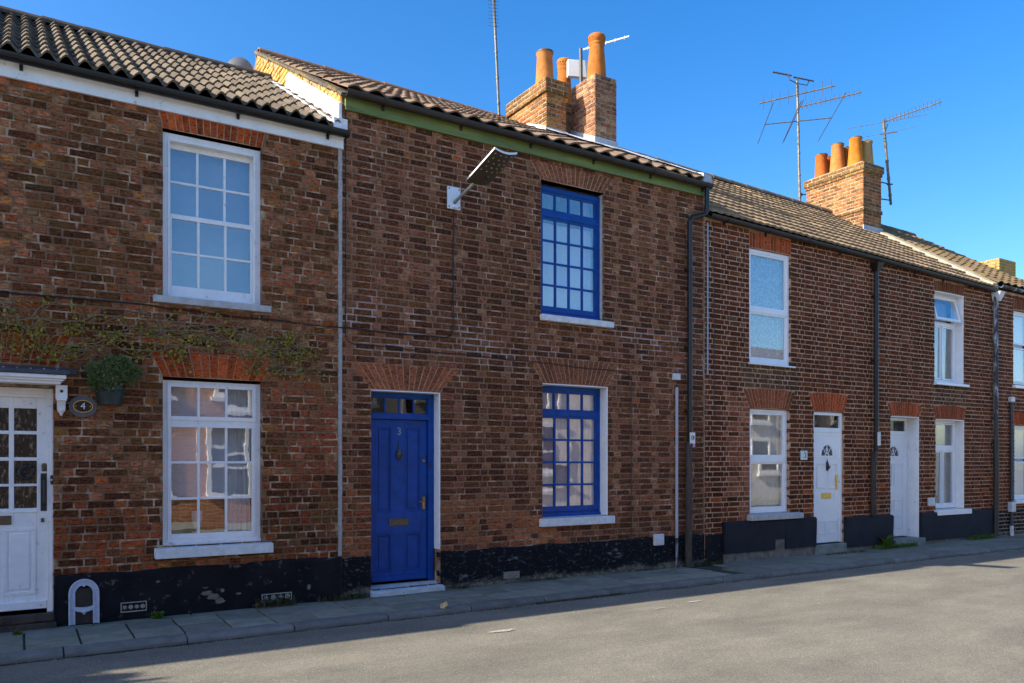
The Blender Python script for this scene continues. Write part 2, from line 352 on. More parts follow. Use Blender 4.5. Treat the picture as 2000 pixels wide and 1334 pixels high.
# ------------------------------------------------------------------ bricks
def brick_verts(L, H, D, rng, ch=.008, j=.0042):
    a, b = L / 2, H / 2
    q = lambda: rng.uniform(-j, j)
    fr = [(-a + ch + q(), q() * .6, -b + ch + q()), (a - ch + q(), q() * .6, -b + ch + q()), (a - ch + q(), q() * .6, b - ch + q()), (-a + ch + q(), q() * .6, b - ch + q())]
    md = [(-a + q(), ch * 1.2, -b + q()), (a + q(), ch * 1.2, -b + q()), (a + q(), ch * 1.2, b + q()), (-a + q(), ch * 1.2, b + q())]
    bk = [(-a, D, -b), (a, D, -b), (a, D, b), (-a, D, b)]
    return fr + md + bk
BF = [(0, 1, 2, 3)] + [(4 + i, 4 + (i + 1) % 4, (i + 1) % 4, i) for i in range(4)] + [(8 + i, 8 + (i + 1) % 4, 4 + (i + 1) % 4, 4 + i) for i in range(4)]
POOL = {}
def pool_mesh(kind, mat):
    k = (kind, mat)
    if k not in POOL:
        lst = []
        for i in range(8):
            rng = random.Random(i * 31); mb = MB()
            mb.add(brick_verts(.215 if kind == 's' else .1025, .065, .1, rng), BF); lst.append(mb.mesh("brick", mat))
        POOL[k] = lst
    return POOL[k]
def place_bricks(items, parent, mat, limit=300, name="brick", minpx=8.5):
    """items: (pos, rotz, length, height, tint). The ones that show largest become objects, the rest one part."""
    dirv = Vector((.5277, .8494, 0)); rt = Vector((.8494, -.5277, 0))
    def size(it):
        p = it[0] - CAM; d = p.dot(dirv)
        if d < .5: return 0
        sx = p.dot(rt) / d * 1556 + 1000; sy = 900 - p.z / d * 1556
        if sx < -20 or sx > 2020 or sy < -10 or sy > 1344: return 0
        ax = Vector((math.cos(it[1]), math.sin(it[1]), 0)) * it[2]
        nrm = Vector((math.sin(it[1]), -math.cos(it[1]), 0))
        if nrm.dot(-p) <= 0: return 0
        q = p + ax; d2 = q.dot(dirv); wpx = abs(q.dot(rt) / d2 - p.dot(rt) / d) * 1556
        return wpx * it[3] / d if wpx > minpx else 0
    rk = sorted(((size(it), i) for i, it in enumerate(items)), reverse=True)
    big = set(i for s_, i in rk[:limit] if s_ > 0)
    mb = MB(); rng = random.Random(len(items))
    for i, (pos, rz, L, H, tint) in enumerate(items):
        if i in big:
            kd = 's' if L > .15 else 'h'
            me = rng.choice(pool_mesh(kd, mat))
            o = bpy.data.objects.new(name, me)
            put(o, parent, Matrix.Translation(pos) @ Matrix.Rotation(rz, 4, 'Z') @ Matrix.Rotation(rng.uniform(-.012, .012), 4, 'Y') @ Matrix.Diagonal((L / (.215 if kd == 's' else .1025), 1, H / .065, 1)))
            o.color = (*tint, 1)
        else:
            c, s_ = math.cos(rz), math.sin(rz)
            vs = [(pos.x + x * c - y * s_, pos.y + x * s_ + y * c, pos.z + z) for x, y, z in brick_verts(L, H, .1, rng)]
            mb.add(vs, BF, tint)
    if mb.v: mb.obj(name, mat, parent, kind='stuff')
def course_items(u0, u1, z0, z1, holes, traps, tintf, rng, course=.075, bond='flemish', ztop=None, wave=0.0, jit=.004):
    """2-D bricklaying: returns (uc, zc, len, h, tint)"""
    out = []; n = int(round((z1 - z0) / course))
    for r in range(n):
        za = z0 + r * course; zc = za + course / 2
        bl = [(a, b) for a, b, c, d in holes if c - .012 < zc < d + .012]
        for a, b, c, d, sp in traps:
            if c < zc < d:
                t = (zc - c) / (d - c); bl.append((a - sp * t - .004, b + sp * t + .004))
        u = u0 - (.17 if r % 2 else 0) + rng.uniform(-.012, .012); k = r % 2
        while u < u1:
            hd = (k % 2 == 0) if bond == 'flemish' else (rng.random() < .80 if bond == 'mixed' else r % 3 == 0)
            L = (.1025 if hd else .215) + rng.uniform(-jit, jit); a, b = u, u + L; u = b + .010 + rng.uniform(-.002, .003); k += 1
            segs = [(max(a, u0), min(b, u1))]
            for p, q in bl:
                ns = []
                for s_, e in segs:
                    if q <= s_ or p >= e: ns.append((s_, e)); continue
                    if p - s_ > .03: ns.append((s_, p))
                    if e - q > .03: ns.append((q, e))
                segs = ns
            for s_, e in segs:
                if e - s_ < .028: continue
                uc = (s_ + e) / 2
                if ztop and zc + course * .5 > ztop(uc): continue
                dz = mnoise.noise(Vector((uc * .8, r * .15, 3))) * wave
                out.append((uc, zc + dz, e - s_, course - .0105 + rng.uniform(-.002, .0015), tintf(uc, zc, hd, rng)))
    return out
def pal(rng, lst):
    t = rng.random() * sum(w_ for w_, c in lst)
    for w_, c in lst:
        t -= w_
        if t <= 0: break
    f = rng.uniform(.78, 1.22); g = rng.uniform(.94, 1.06)
    return (c[0] * f, c[1] * f * g, c[2] * f)

# ------------------------------------------------------------------ building pieces
def front_wall(parent, x0, x1, zt0, zt1, holes, mat, depth=.22, y=.0065, back=5.2, ridge=(2.9, 6.8), name="wall", gables=(True, True)):
    """mortar sheet with openings and reveals, plus the closed body of the house"""
    mb = MB(); xs = sorted({x0, x1, *[h[0] for h in holes], *[h[1] for h in holes]}); zs = sorted({-.05, *[h[2] for h in holes], *[h[3] for h in holes]})
    xs = [x for x in xs if x0 <= x <= x1]
    zt = lambda x: zt0 + (zt1 - zt0) * (x - x0) / (x1 - x0)
    zs = [z for z in zs if z < min(zt0, zt1) - .01]
    for i in range(len(xs) - 1):
        a, b = xs[i], xs[i + 1]
        for k in range(len(zs)):
            c = zs[k]; tl = zs[k + 1] if k + 1 < len(zs) else None
            da, db = (tl, tl) if tl is not None else (zt(a), zt(b))
            m_ = ((a + b) / 2, (c + min(da, db)) / 2)
            if any(h[0] < m_[0] < h[1] and h[2] < m_[1] < h[3] for h in holes): continue
            mb.add([(a, y, c), (b, y, c), (b, y, db), (a, y, da)], [(0, 1, 2, 3)])
    for a, b, c, d in holes:
        a0, b0 = max(a, x0), min(b, x1)
        if a >= x0: mb.add([(a, y, c), (a, depth, c), (a, depth, d), (a, y, d)], [(3, 2, 1, 0)])
        if b <= x1: mb.add([(b, y, c), (b, depth, c), (b, depth, d), (b, y, d)], [(0, 1, 2, 3)])
        mb.add([(a0, y, d), (b0, y, d), (b0, depth, d), (a0, depth, d)], [(3, 2, 1, 0)])
        mb.add([(a0, y, c), (b0, y, c), (b0, depth, c), (a0, depth, c)], [(0, 1, 2, 3)])
    yr, zr = ridge; bz = min(zt0, zt1)
    yb = yr * 2 if back is None else back
    mb.add([(x0, yb, -.05), (x1, yb, -.05), (x1, yb, bz), (x0, yb, bz)], [(1, 0, 3, 2)])
    for gx, ok, zz in ((x0 + .004, gables[0], zt0), (x1 - .004, gables[1], zt1)):
        if ok: mb.add([(gx, y, -.05), (gx, yb, -.05), (gx, yb, bz), (gx, yr, zr - .06), (gx, y, zz)], [(0, 1, 2, 3, 4)])
    return mb.obj(name, mat, parent)
def arch(parent, x0, x1, zb, zt, splay, n, tintf, mat="brick_arch", camber=.02, seg=0.0, proud=.001, ztop=None):
    """row of voussoirs over an opening"""
    h = zt - zb; B = MB()
    B.add([(x0 - .003, .004, zb), (x1 + .003, .004, zb), (x1 + splay + .003, .004, zt), (x0 - splay - .003, .004, zt),
           (x0 - .003, .12, zb), (x1 + .003, .12, zb), (x1 + splay + .003, .12, zt), (x0 - splay - .003, .12, zt)],
          [(0, 1, 2, 3), (0, 4, 5, 1), (1, 5, 6, 2), (3, 2, 6, 7), (0, 3, 7, 4)])
    ar = B.obj("arch", "mortar_arch", parent); rng = random.Random(int(x0 * 100) + int(zb * 10))
    for i in range(n):
        u0, u1 = i / n, (i + 1) / n; g = .0065
        bx0, bx1 = x0 + (x1 - x0) * u0 + g, x0 + (x1 - x0) * u1 - g
        tx0, tx1 = x0 - splay + (x1 - x0 + 2 * splay) * u0 + g, x0 - splay + (x1 - x0 + 2 * splay) * u1 - g
        um = (u0 + u1) / 2; cb = camber * (1 - (2 * um - 1) ** 2); ct = seg * (1 - (2 * um - 1) ** 2)
        z0, z1 = zb + cb * .6, zt + ct - (seg if seg else 0) + rng.uniform(-.006, .004)
        if ztop: z1 = min(z1, ztop((tx0 + tx1) / 2))
        fy = -proud + rng.uniform(-.002, .002); ch = .003
        cx, cz = (bx0 + bx1) / 2, (z0 + z1) / 2
        vs = []
        for (yy, e) in ((fy, ch), (fy + ch, 0), (.11, 0)):
            vs += [(bx0 + e - cx, yy, z0 + e - cz), (bx1 - e - cx, yy, z0 + e - cz), (tx1 - e - cx, yy, z1 - e - cz), (tx0 + e - cx, yy, z1 - e - cz)]
        mb = MB(); mb.add(vs, BF, tintf(rng)); o = bpy.data.objects.new("brick", mb.mesh("brick", mat)); put(o, ar, Matrix.Translation((cx, 0, cz)))
    return ar
def sash(mb, x0, x1, z0, z1, y, cols, rows, stile=.045, top=.045, bot=.06, bar=.022, th=.04):
    """adds sash members to mb, returns the list of pane rectangles"""
    mb.box(x0, x0 + stile, y, y + th, z0, z1); mb.box(x1 - stile, x1, y, y + th, z0, z1)
    mb.box(x0 + stile, x1 - stile, y + .001, y + th - .001, z0, z0 + bot); mb.box(x0 + stile, x1 - stile, y + .001, y + th - .001, z1 - top, z1)
    ix0, ix1, iz0, iz1 = x0 + stile, x1 - stile, z0 + bot, z1 - top; out = []
    cw = (ix1 - ix0 - bar * (cols - 1)) / cols; rh = (iz1 - iz0 - bar * (rows - 1)) / rows
    for c in range(1, cols):
        a = ix0 + c * cw + (c - 1) * bar; mb.box(a, a + bar, y + .004, y + th - .006, iz0, iz1)
    for r in range(1, rows):
        a = iz0 + r * rh + (r - 1) * bar; mb.box(ix0, ix1, y + .006, y + th - .008, a, a + bar)
    for c in range(cols):
        for r in range(rows):
            out.append((ix0 + c * (cw + bar), ix0 + c * (cw + bar) + cw, iz0 + r * (rh + bar), iz0 + r * (rh + bar) + rh, y + th * .45))
    return out
def panes(parent, lst, mat, rng=None):
    rng = rng or random.Random(3)
    for a, b, c, d, y in lst:
        mb = MB(); t = .0025
        cx, cz = (a + b) / 2, (c + d) / 2
        mb.box(a - cx - .004, b - cx + .004, 0, t, c - cz - .004, d - cz + .004)
        o = bpy.data.objects.new("pane", mb.mesh("pane", mat))
        put(o, parent, Matrix.Translation((cx, y, cz)) @ Matrix.Rotation(rng.uniform(-.014, .014), 4, 'Z') @ Matrix.Rotation(rng.uniform(-.014, .014), 4, 'X'))
def sill(parent, x0, x1, z0, z1, y0, y1, mat):
    mb = MB(); mb.hexa([(x0, y0, z0), (x1, y0, z0), (x1, y1, z0), (x0, y1, z0), (x0, y0, z1 - .012), (x1, y0, z1 - .012), (x1, y1, z1), (x0, y1, z1)])
    return mb.obj("sill", mat, parent, bevel=.006)
def curtain(label, x0, x1, z0, z1, y, mat, amp=.018, waves=9, cat="curtain", name="curtain"):
    mb = MB(); n = waves * 8; rows = 4
    for s_ in (0, 1):
        for k in range(rows + 1):
            z = z0 + (z1 - z0) * k / rows
            for i in range(n + 1):
                u = i / n; a = amp * (1 - .25 * k / rows)
                mb.v.append((x0 + (x1 - x0) * u + .006 * math.sin(k * 2.1 + u * 9), y + s_ * .003 + a * math.sin(u * waves * 2 * math.pi + .8 * math.sin(u * 13) + k * .12), z))
    st = (rows + 1) * (n + 1)
    for s_ in (0, 1):
        for k in range(rows):
            for i in range(n):
                q = s_ * st + k * (n + 1) + i
                mb.f.append((q, q + 1, q + n + 2, q + n + 1)); mb.t.append((1, 1, 1)); mb.m.append(0)
    o = mb.obj(name, mat, None, smooth=True); return tag(o, label, cat)
def gutter(parent, x0, x1, z0, z1, y=-.045, r=.058, mat="black_plastic", every=.95, off=.2):
    mb = MB(); n = 9; N = 2
    for i in (0, 1):
        x, z = (x0, z0) if i == 0 else (x1, z1)
        for rr in (r, r - .006):
            for k in range(n + 1):
                a = math.pi + math.pi * k / n; mb.v.append((x, y - r + rr * math.cos(a), z + r * .95 + rr * math.sin(a) - (0 if k not in (0, n) else 0)))
    m_ = n + 1
    for k in range(n):
        mb.f.append((k, 2 * m_ + k, 2 * m_ + k + 1, k + 1)); mb.f.append((m_ + k + 1, 3 * m_ + k + 1, 3 * m_ + k, m_ + k))
        mb.f.append((k, k + 1, m_ + k + 1, m_ + k)); mb.f.append((2 * m_ + k, 3 * m_ + k, 3 * m_ + k + 1, 2 * m_ + k + 1))
    mb.f.append((0, m_, 3 * m_, 2 * m_)); mb.f.append((n, 2 * m_ + n, 3 * m_ + n, m_ + n))
    mb.t = [(1, 1, 1)] * len(mb.f); mb.m = [0] * len(mb.f)
    g = mb.obj("gutter", mat, parent, smooth=False)
    x = x0 + off; pm = None
    while x < x1:
        z = z0 + (z1 - z0) * (x - x0) / (x1 - x0)
        if pm is None:
            b = MB(); R2 = r + .006
            pts = [(R2 * math.cos(math.pi + math.pi * k / 8), R2 * math.sin(math.pi + math.pi * k / 8)) for k in range(9)]
            for k in range(8):
                (a0, c0), (a1, c1) = pts[k], pts[k + 1]
                b.hexa([(-.014, a0, c0), (.014, a0, c0), (.014, a0 * .93, c0 * .93), (-.014, a0 * .93, c0 * .93), (-.014, a1, c1), (.014, a1, c1), (.014, a1 * .93, c1 * .93), (-.014, a1 * .93, c1 * .93)])
            b.box(-.014, .014, r - .01, r + .012, -r - .035, .0); pm = b.mesh("gutter_bracket", mat)
        o = bpy.data.objects.new("gutter_bracket", pm); put(o, g, Matrix.Translation((x, y - r, z + r * .95))); x += every
    return g
TILES = {}
def tile_mesh(mat, wd, ln, waves, amp, kind):
    k = (mat, wd, kind)
    if k in TILES: return TILES[k]
    lst = []
    for s_ in range(5):
        rng = random.Random(s_); mb = MB(); n = 14 if waves == 2 else 9
        prof = []
        for i in range(n + 1):
            u = i / n
            if kind == 'pan': z = amp * math.sin(u * 2 * math.pi * waves - .6) + amp
            else: z = amp * (1 + math.cos(u * 2 * math.pi * waves)) ** 1.3 * .6
            prof.append((u * wd - wd / 2, z))
        th = .034 if kind == "roman" else .020; j = [rng.uniform(-.003, .003) for _ in range(4)]
        for (yy, dz, lift) in ((0, 0, th + .006), (0, -th, th + .006), (ln, 0, .0)):
            for i, (x, z) in enumerate(prof): mb.v.append((x, yy + j[i % 4] * .8, z + dz + lift + j[(i // 3) % 4] * .4))
        m_ = n + 1
        for i in range(n):
            mb.f.append((i, i + 1, 2 * m_ + i + 1, 2 * m_ + i)); mb.f.append((m_ + i, m_ + i + 1, i + 1, i))
        mb.f.append((m_, 0, 2 * m_)); mb.f.append((m_ + n, 2 * m_ + n, n))
        mb.t = [(1, 1, 1)] * len(mb.f); mb.m = [0] * len(mb.f)
        lst.append(mb.mesh("tile", mat))
    TILES[k] = lst; return lst
def roof(parent, x0, x1, z0, z1, yr, zr0, zr1, mat, wd, gauge, waves, amp, kind, tintf, yE=-.09, deckmat="interior_dark", limit=300, ridge_mat="tile_left", ridge_tint=(.10, .085, .07), skip=None, backz=None, ridge=True):
    D = MB(); dz = -.015
    bz = backz or z0
    D.add([(x0, yE + .03, z0 + dz), (x1, yE + .03, z1 + dz), (x1, yr, zr1 + dz), (x0, yr, zr0 + dz), (x1, yr * 2 + .1, bz), (x0, yr * 2 + .1, bz)], [(0, 1, 2, 3), (3, 2, 4, 5)])
    rf = D.obj("roof", deckmat, parent)
    e0 = Vector((x0, yE, z0)); e1 = Vector((x1, yE, z1)); r0 = Vector((x0, yr, zr0)); r1 = Vector((x1, yr, zr1))
    ex = (e1 - e0).normalized(); up = ((r0 + r1) / 2 - (e0 + e1) / 2); up = (up - ex * up.dot(ex)); S = up.length; up.normalize(); nm = ex.cross(up).normalized()
    nc = max(1, int(round((x1 - x0) / wd))); wd2 = (e1 - e0).length / nc; nr = int(math.ceil((S - .05) / gauge)); ms = tile_mesh(mat, wd, gauge + .06, waves, amp, kind)
    base = Matrix((ex, up, nm)).transposed().to_4x4(); rng = random.Random(int(x0 * 7)); items = []
    for r in range(nr):
        for c in range(nc):
            p = e0 + ex * (wd2 * (c + .5)) + up * (r * gauge) + nm * rng.uniform(-.003, .003)
            if skip and skip(p): continue
            q = p - CAM; dd = q.dot(Vector((.5277, .8494, 0)))
            items.append((dd, p, tintf(rng, c, r, p), rng.choice(ms), rng.uniform(-.012, .012), r == nr - 1))
    items.sort(key=lambda t: t[0] if t[0] > 4 else 99)
    st = MB()
    for i, (dd, p, tint, me, rz, last) in enumerate(items):
        M = Matrix.Translation(p) @ base @ Matrix.Rotation(rz, 4, 'Z')
        if last: M = M @ Matrix.Diagonal((1, max(.3, (S - (nr - 1) * gauge) / (gauge + .06)), 1, 1))
        if i < limit:
            o = bpy.data.objects.new("tile", me); put(o, rf, M); o.color = (*tint, 1)
        else:
            st.add([M @ v.co for v in me.vertices], [tuple(pl.vertices) for pl in me.polygons], tint)
    if st.v: st.obj("tile", mat, rf, kind='stuff')
    if ridge:
        k = MB(); n = 8; L = .50
        for xx in (-L / 2, L / 2):
            for rr in ((.115, .098) if xx < 0 else (.109, .094)):
                for i in range(n + 1):
                    a = math.pi * i / n; k.v.append((xx, rr * math.cos(a) * 1.1, rr * math.sin(a) - .03))
        m_ = n + 1
        for i in range(n):
            k.f += [(i, i + 1, 2 * m_ + i + 1, 2 * m_ + i), (i, m_ + i, m_ + i + 1, i + 1), (2 * m_ + i, 2 * m_ + i + 1, 3 * m_ + i + 1, 3 * m_ + i)]
        k.t = [ridge_tint] * len(k.f); k.m = [0] * len(k.f); rm = k.mesh("ridge_tile", ridge_mat)
        nn = int((x1 - x0) / .452); rd = (r1 - r0)
        for i in range(nn):
            p = r0 + rd * ((i + .5) / nn)
            if skip and skip(p): continue
            o = bpy.data.objects.new("ridge_tile", rm)
            put(o, rf, Matrix.Translation(p + Vector((0, rng.uniform(-.004, .004), rng.uniform(-.004, .006)))) @ Matrix.Rotation(-math.atan2(rd.z, rd.x), 4, 'Y')); f = rng.uniform(.85, 1.15); o.color = (f, f, f, 1)
    return rf
def font_obj(txt, size, mat, parent, loc, ext=.002, rot=(R(90), 0, 0)):
    c = bpy.data.curves.new("num", 'FONT'); c.body = txt; c.size = size; c.extrude = ext; c.align_x = 'CENTER'; c.align_y = 'CENTER'; c.resolution_u = 3
    t = bpy.data.objects.new("num", c); col.objects.link(t); bpy.context.view_layer.update()
    me = bpy.data.meshes.new_from_object(t.evaluated_get(bpy.context.evaluated_depsgraph_get())); bpy.data.objects.remove(t)
    me.materials.clear(); me.materials.append(MATS[mat]); o = bpy.data.objects.new("number", me)
    put(o, parent, Matrix.Translation(loc) @ Euler(rot).to_matrix().to_4x4()); return o

# ------------------------------------------------------------------ colours of the brickwork
DK = (.090, .040, .026); BR = (.160, .080, .050); UM = (.140, .078, .040); OL = (.160, .092, .045); PK = (.34, .165, .115); PG = (.31, .205, .150)
OR = (.36, .135, .055); RD = (.25, .085, .048); BL = (.065, .036, .026); TN = (.38, .21, .09)
def tint_h1(u, z, hd, rng):
    if z < .47: return (.02, .02, .024)
    if 2.25 < u < 2.95 and 1.35 < z < 2.3 and rng.random() < .8: return pal(rng, [(3, (.28, .105, .068)), (2, (.33, .14, .095)), (1, BR)])
    if .28 < u < 1.2 and .47 < z < 1.1: return pal(rng, [(3, (.27, .09, .045)), (2, RD), (2, DK), (1, BR), (.6, (.3, .12, .06))])
    if u > 2.1 and z < 1.35: return pal(rng, [(3, RD), (2, (.2, .10, .07)), (2, DK)])
    if hd: return pal(rng, [(3, (.27, .145, .10)), (2, PG), (2.4, PK), (2.4, BR), (.8, TN), (.35, OR), (.4, OL), (.8, DK)])
    return pal(rng, [(4, BR), (2.4, DK), (2, UM), (1, OL), (.2, BL), (1.6, (.25, .115, .075)), (.3, OR)])
def tint_h2(u, z, hd, rng):
    if z < 1.0 and u > 4.15 and u < 6.0: return pal(rng, [(3, (.33, .15, .085)), (2, (.38, .20, .12)), (1.5, DK), (1, BR)])
    if u < 3.35 and z < 1.1: return pal(rng, [(3, (.28, .12, .065)), (1, RD), (2, BR)])
    if hd: return pal(rng, [(3, (.26, .15, .11)), (2, PG), (2, (.29, .155, .12)), (2.4, BR), (1, OL), (.08, OR)])
    return pal(rng, [(3, DK), (2.6, BR), (1.6, UM), (.7, BL), (.7, (.22, .11, .08))])
def tint_h3(u, z, hd, rng):
    if 8.85 < u < 9.42 and .6 < z < 2.5 and (z > 1.0 or u > 9.1): return pal(rng, [(3, (.37, .20, .165)), (3, (.30, .15, .12)), (1, BR)])
    if 9.2 < u < 10.5 and 2.55 < z < 3.0: return pal(rng, [(3, (.125, .105, .085)), (2, (.09, .075, .062)), (1, (.15, .12, .10))])
    if z < 1.25: return pal(rng, [(2.4, (.20, .075, .038)), (2.4, (.16, .064, .036)), (2, DK), (.5, OR)])
    return pal(rng, [(4, (.13, .055, .034)), (3, (.17, .072, .045)), (2, (.10, .048, .030)), (1, (.20, .105, .075)), (.5, OL), (.15, (.17, .13, .11))])
def tint_h4(u, z, hd, rng):
    if 14.2 < u < 15.4 and 2.5 < z < 2.95: return pal(rng, [(3, (.125, .105, .085)), (2, (.09, .075, .062))])
    return tint_h3(7, z, hd, rng)
def near_arch(c0, c1): return lambda rng: pal(rng, [(2, c0), (1, c1)])
ORANGE = near_arch((.40, .115, .042), (.27, .085, .04)); MUTE = near_arch((.26, .145, .11), (.19, .10, .075)); MUTER = near_arch((.33, .15, .10), (.24, .12, .085))
REDB = near_arch((.38, .115, .05), (.28, .085, .042)); DULLR = near_arch((.17, .075, .045), (.13, .062, .04))
def wall_items(lst, y=0): return [(Vector((u, y, z)), 0.0, L, H, t) for u, z, L, H, t in lst]
def split_black(parent, items, zlim, mat):
    place_bricks([i for i in items if i[0].z >= zlim], parent, mat)
    low = [i for i in items if i[0].z < zlim]
    if low: place_bricks(low, parent, "brick_black_paint", limit=0)

def lumpy(H, x0, x1, zt, y, mat, amp=.006, edge=.012, name="plinth", z0=-.03, dx=.035):
    m = MB(); nx = int((x1 - x0) / dx); nz = 13
    for i in range(nx + 1):
        x = x0 + (x1 - x0) * i / nx; top = zt + edge * mnoise.noise(Vector((x * 3.1, 2, zt))) + edge * .7 * mnoise.noise(Vector((x * 13, 5, 1)))
        for k in range(nz + 1):
            z = z0 + (top - z0) * k / nz; m.v.append((x, y + amp * mnoise.noise(Vector((x * 7, z * 14, 1))) + amp * .6 * mnoise.noise(Vector((x * 21, z * 34, 4))), z))
        m.v.append((x, .03, top))
    for i in range(nx):
        for k in range(nz + 1): a = i * (nz + 2) + k; m.f.append((a, a + nz + 2, a + nz + 3, a + 1)); m.t.append((1, 1, 1)); m.m.append(0)
    for i in (0, nx):
        y1 = len(m.v); m.v += [(x0 if i == 0 else x1, .03, z0)]; b = i * (nz + 2); m.f.append(tuple([y1] + [b + k for k in range(nz + 2)]) if i else tuple([y1] + [b + k for k in reversed(range(nz + 2))])); m.t.append((1, 1, 1)); m.m.append(0)
    return m.obj(name, mat, H, smooth=True)
# ------------------------------------------------------------------ ground, road, pavement
def ground():
    mb = MB(); mb.add([(-300, -300, -.09), (300, -300, -.09), (300, 300, -.09), (-300, 300, -.09)], [(0, 1, 2, 3)])
    mb.obj("ground", "concrete")["kind"] = "structure"
    mb = MB(); nx, ny = 90, 14
    for i in range(nx + 1):
        for k in range(ny + 1):
            x = -30 + 75 * i / nx; y = -8.05 + 7.0 * k / ny
            mb.v.append((x, y, -.06 + .035 * math.sin(math.pi * k / ny) - .0 + .003 * mnoise.noise(Vector((x, y, 0)))))
    for i in range(nx):
        for k in range(ny):
            a = i * (ny + 1) + k; mb.f.append((a, a + ny + 1, a + ny + 2, a + 1)); mb.t.append((1, 1, 1)); mb.m.append(0)
    rd = mb.obj("road", "asphalt", smooth=True); rd["kind"] = "structure"
    rng = random.Random(5)
    for cx, cy, rx, ry in ((3.72, -2.14, .20, .06), (6.3, -1.95, .17, .035), (5.7, -2.06, .1, .02), (14.6, -1.14, .2, .035), (2.3, -1.5, .02, .02)):
        m2 = MB(); n = 40; pts = [(cx, cy, -.06 + .036 * math.sin(math.pi * (cy + 8.05) / 7.0) + .006)]
        for i in range(n):
            a = 2 * math.pi * i / n; k = .55 + .6 * abs(mnoise.noise(Vector((math.cos(a) * 2.5, math.sin(a) * 2.5, cx)))) + rng.uniform(-.12, .12)
            yy = cy + ry * k * math.sin(a); pts.append((cx + rx * k * math.cos(a), yy, -.06 + .036 * math.sin(math.pi * (yy + 8.05) / 7.0) + .006))
        m2.add(pts, [(0, 1 + i, 1 + (i + 1) % n) for i in range(n)]); m2.obj("chalk_mark", "chalk", rd)
    mb = MB(); mb.box(-30, 45, -.91, .0, -.2, -.012)
    pv = mb.obj("pavement", "slab_joint"); pv["kind"] = "structure"
    meshes = []
    for s_ in range(6):
        m2 = MB(); q = lambda: rng.uniform(-.004, .004); a, b, c = .5, .5, .006
        m2.add([(-a + .012, -b + .012, q()), (a - .012, -b + .012, q()), (a - .012, b - .012, q()), (-a + .012, b - .012, q()),
                (-a, -b, -c), (a, -b, -c), (a, b, -c), (-a, b, -c), (-a, -b, -.05), (a, -b, -.05), (a, b, -.05), (-a, b, -.05)],
               [(0, 1, 2, 3)] + [(4 + i, 4 + (i + 1) % 4, (i + 1) % 4, i) for i in range(4)] + [(8 + i, 8 + (i + 1) % 4, 4 + (i + 1) % 4, 4 + i) for i in range(4)])
        meshes.append(m2.mesh("paving_slab", "paving"))
    def slab(x0, x1, y0, y1, t, dz=0):
        o = bpy.data.objects.new("paving_slab", rng.choice(meshes))
        put(o, pv, Matrix.Translation(((x0 + x1) / 2, (y0 + y1) / 2, dz + rng.uniform(-.003, .003))) @ Matrix.Rotation(rng.uniform(-.004, .004), 4, 'Z') @ Matrix.Rotation(rng.uniform(-.006, .006), 4, 'X') @ Matrix.Diagonal((x1 - x0, y1 - y0, 1, 1)))
        f = rng.uniform(.82, 1.15); o.color = (t[0] * f, t[1] * f, t[2] * f * rng.uniform(.95, 1.05), 1)
    x = -2.75
    while x < 8.0:
        g = .009
        slab(x + g, x + .4 - g, -.895, -.545, (.265, .25, .20)); slab(x + g, x + .4 - g, -.532, -.165, (.245, .23, .185)); x += .4
    x = -2.8
    while x < 8.0:
        L = rng.uniform(.5, .9); e = min(x + L, 8.0); slab(x, e - .01, -.155, -.012, (.20, .20, .15), .002); x = e
    x = 8.32
    while x < 24:
        L = rng.uniform(.58, .64); slab(x, x + L - .006, -.895, -.44, (.215, .205, .165)); slab(x + .2, x + L + .194, -.435, -.02, (.205, .195, .155)); x += L
    kb = MB(); kb.box(-30, 45, -1.05, -.92, -.2, -.03); ks = kb.obj("kerb", "slab_joint"); ks["kind"] = "structure"
    km = []
    for s_ in range(4):
        m2 = MB(); N = 6; L = .91; prof = [(-1.075, -.10), (-1.072, -.035), (-1.06, -.012), (-1.035, -.002), (-.908, .0), (-.905, -.10)]
        for i in range(N + 1):
            xx = -L / 2 + L * i / N
            for (yy, zz) in prof: m2.v.append((xx, yy + rng.uniform(-.004, .004), zz + rng.uniform(-.002, .002) - (.004 if i in (0, N) else 0)))
        P_ = len(prof)
        for i in range(N):
            for k in range(P_ - 1): m2.f.append((i * P_ + k, (i + 1) * P_ + k, (i + 1) * P_ + k + 1, i * P_ + k + 1))
        m2.f.append(tuple(range(P_))); m2.f.append(tuple(reversed(range(N * P_, N * P_ + P_))))
        m2.t = [(1, 1, 1)] * len(m2.f); m2.m = [0] * len(m2.f); km.append(m2.mesh("kerb_stone", "paving", False))
    x = -4.3 + .01
    while x < 24:
        o = bpy.data.objects.new("kerb_stone", rng.choice(km)); put(o, ks, Matrix.Translation((x + .455, rng.uniform(-.004, .004), rng.uniform(-.004, .002))))
        f = rng.uniform(.85, 1.15); o.color = (.17 * f, .165 * f, .155 * f, 1); x += .922
    mb = MB(); mb.box(-30, 45, -9.75, -8.05, -.2, .0); o = mb.obj("opposite_pavement", "concrete"); o["kind"] = "structure"
ground()

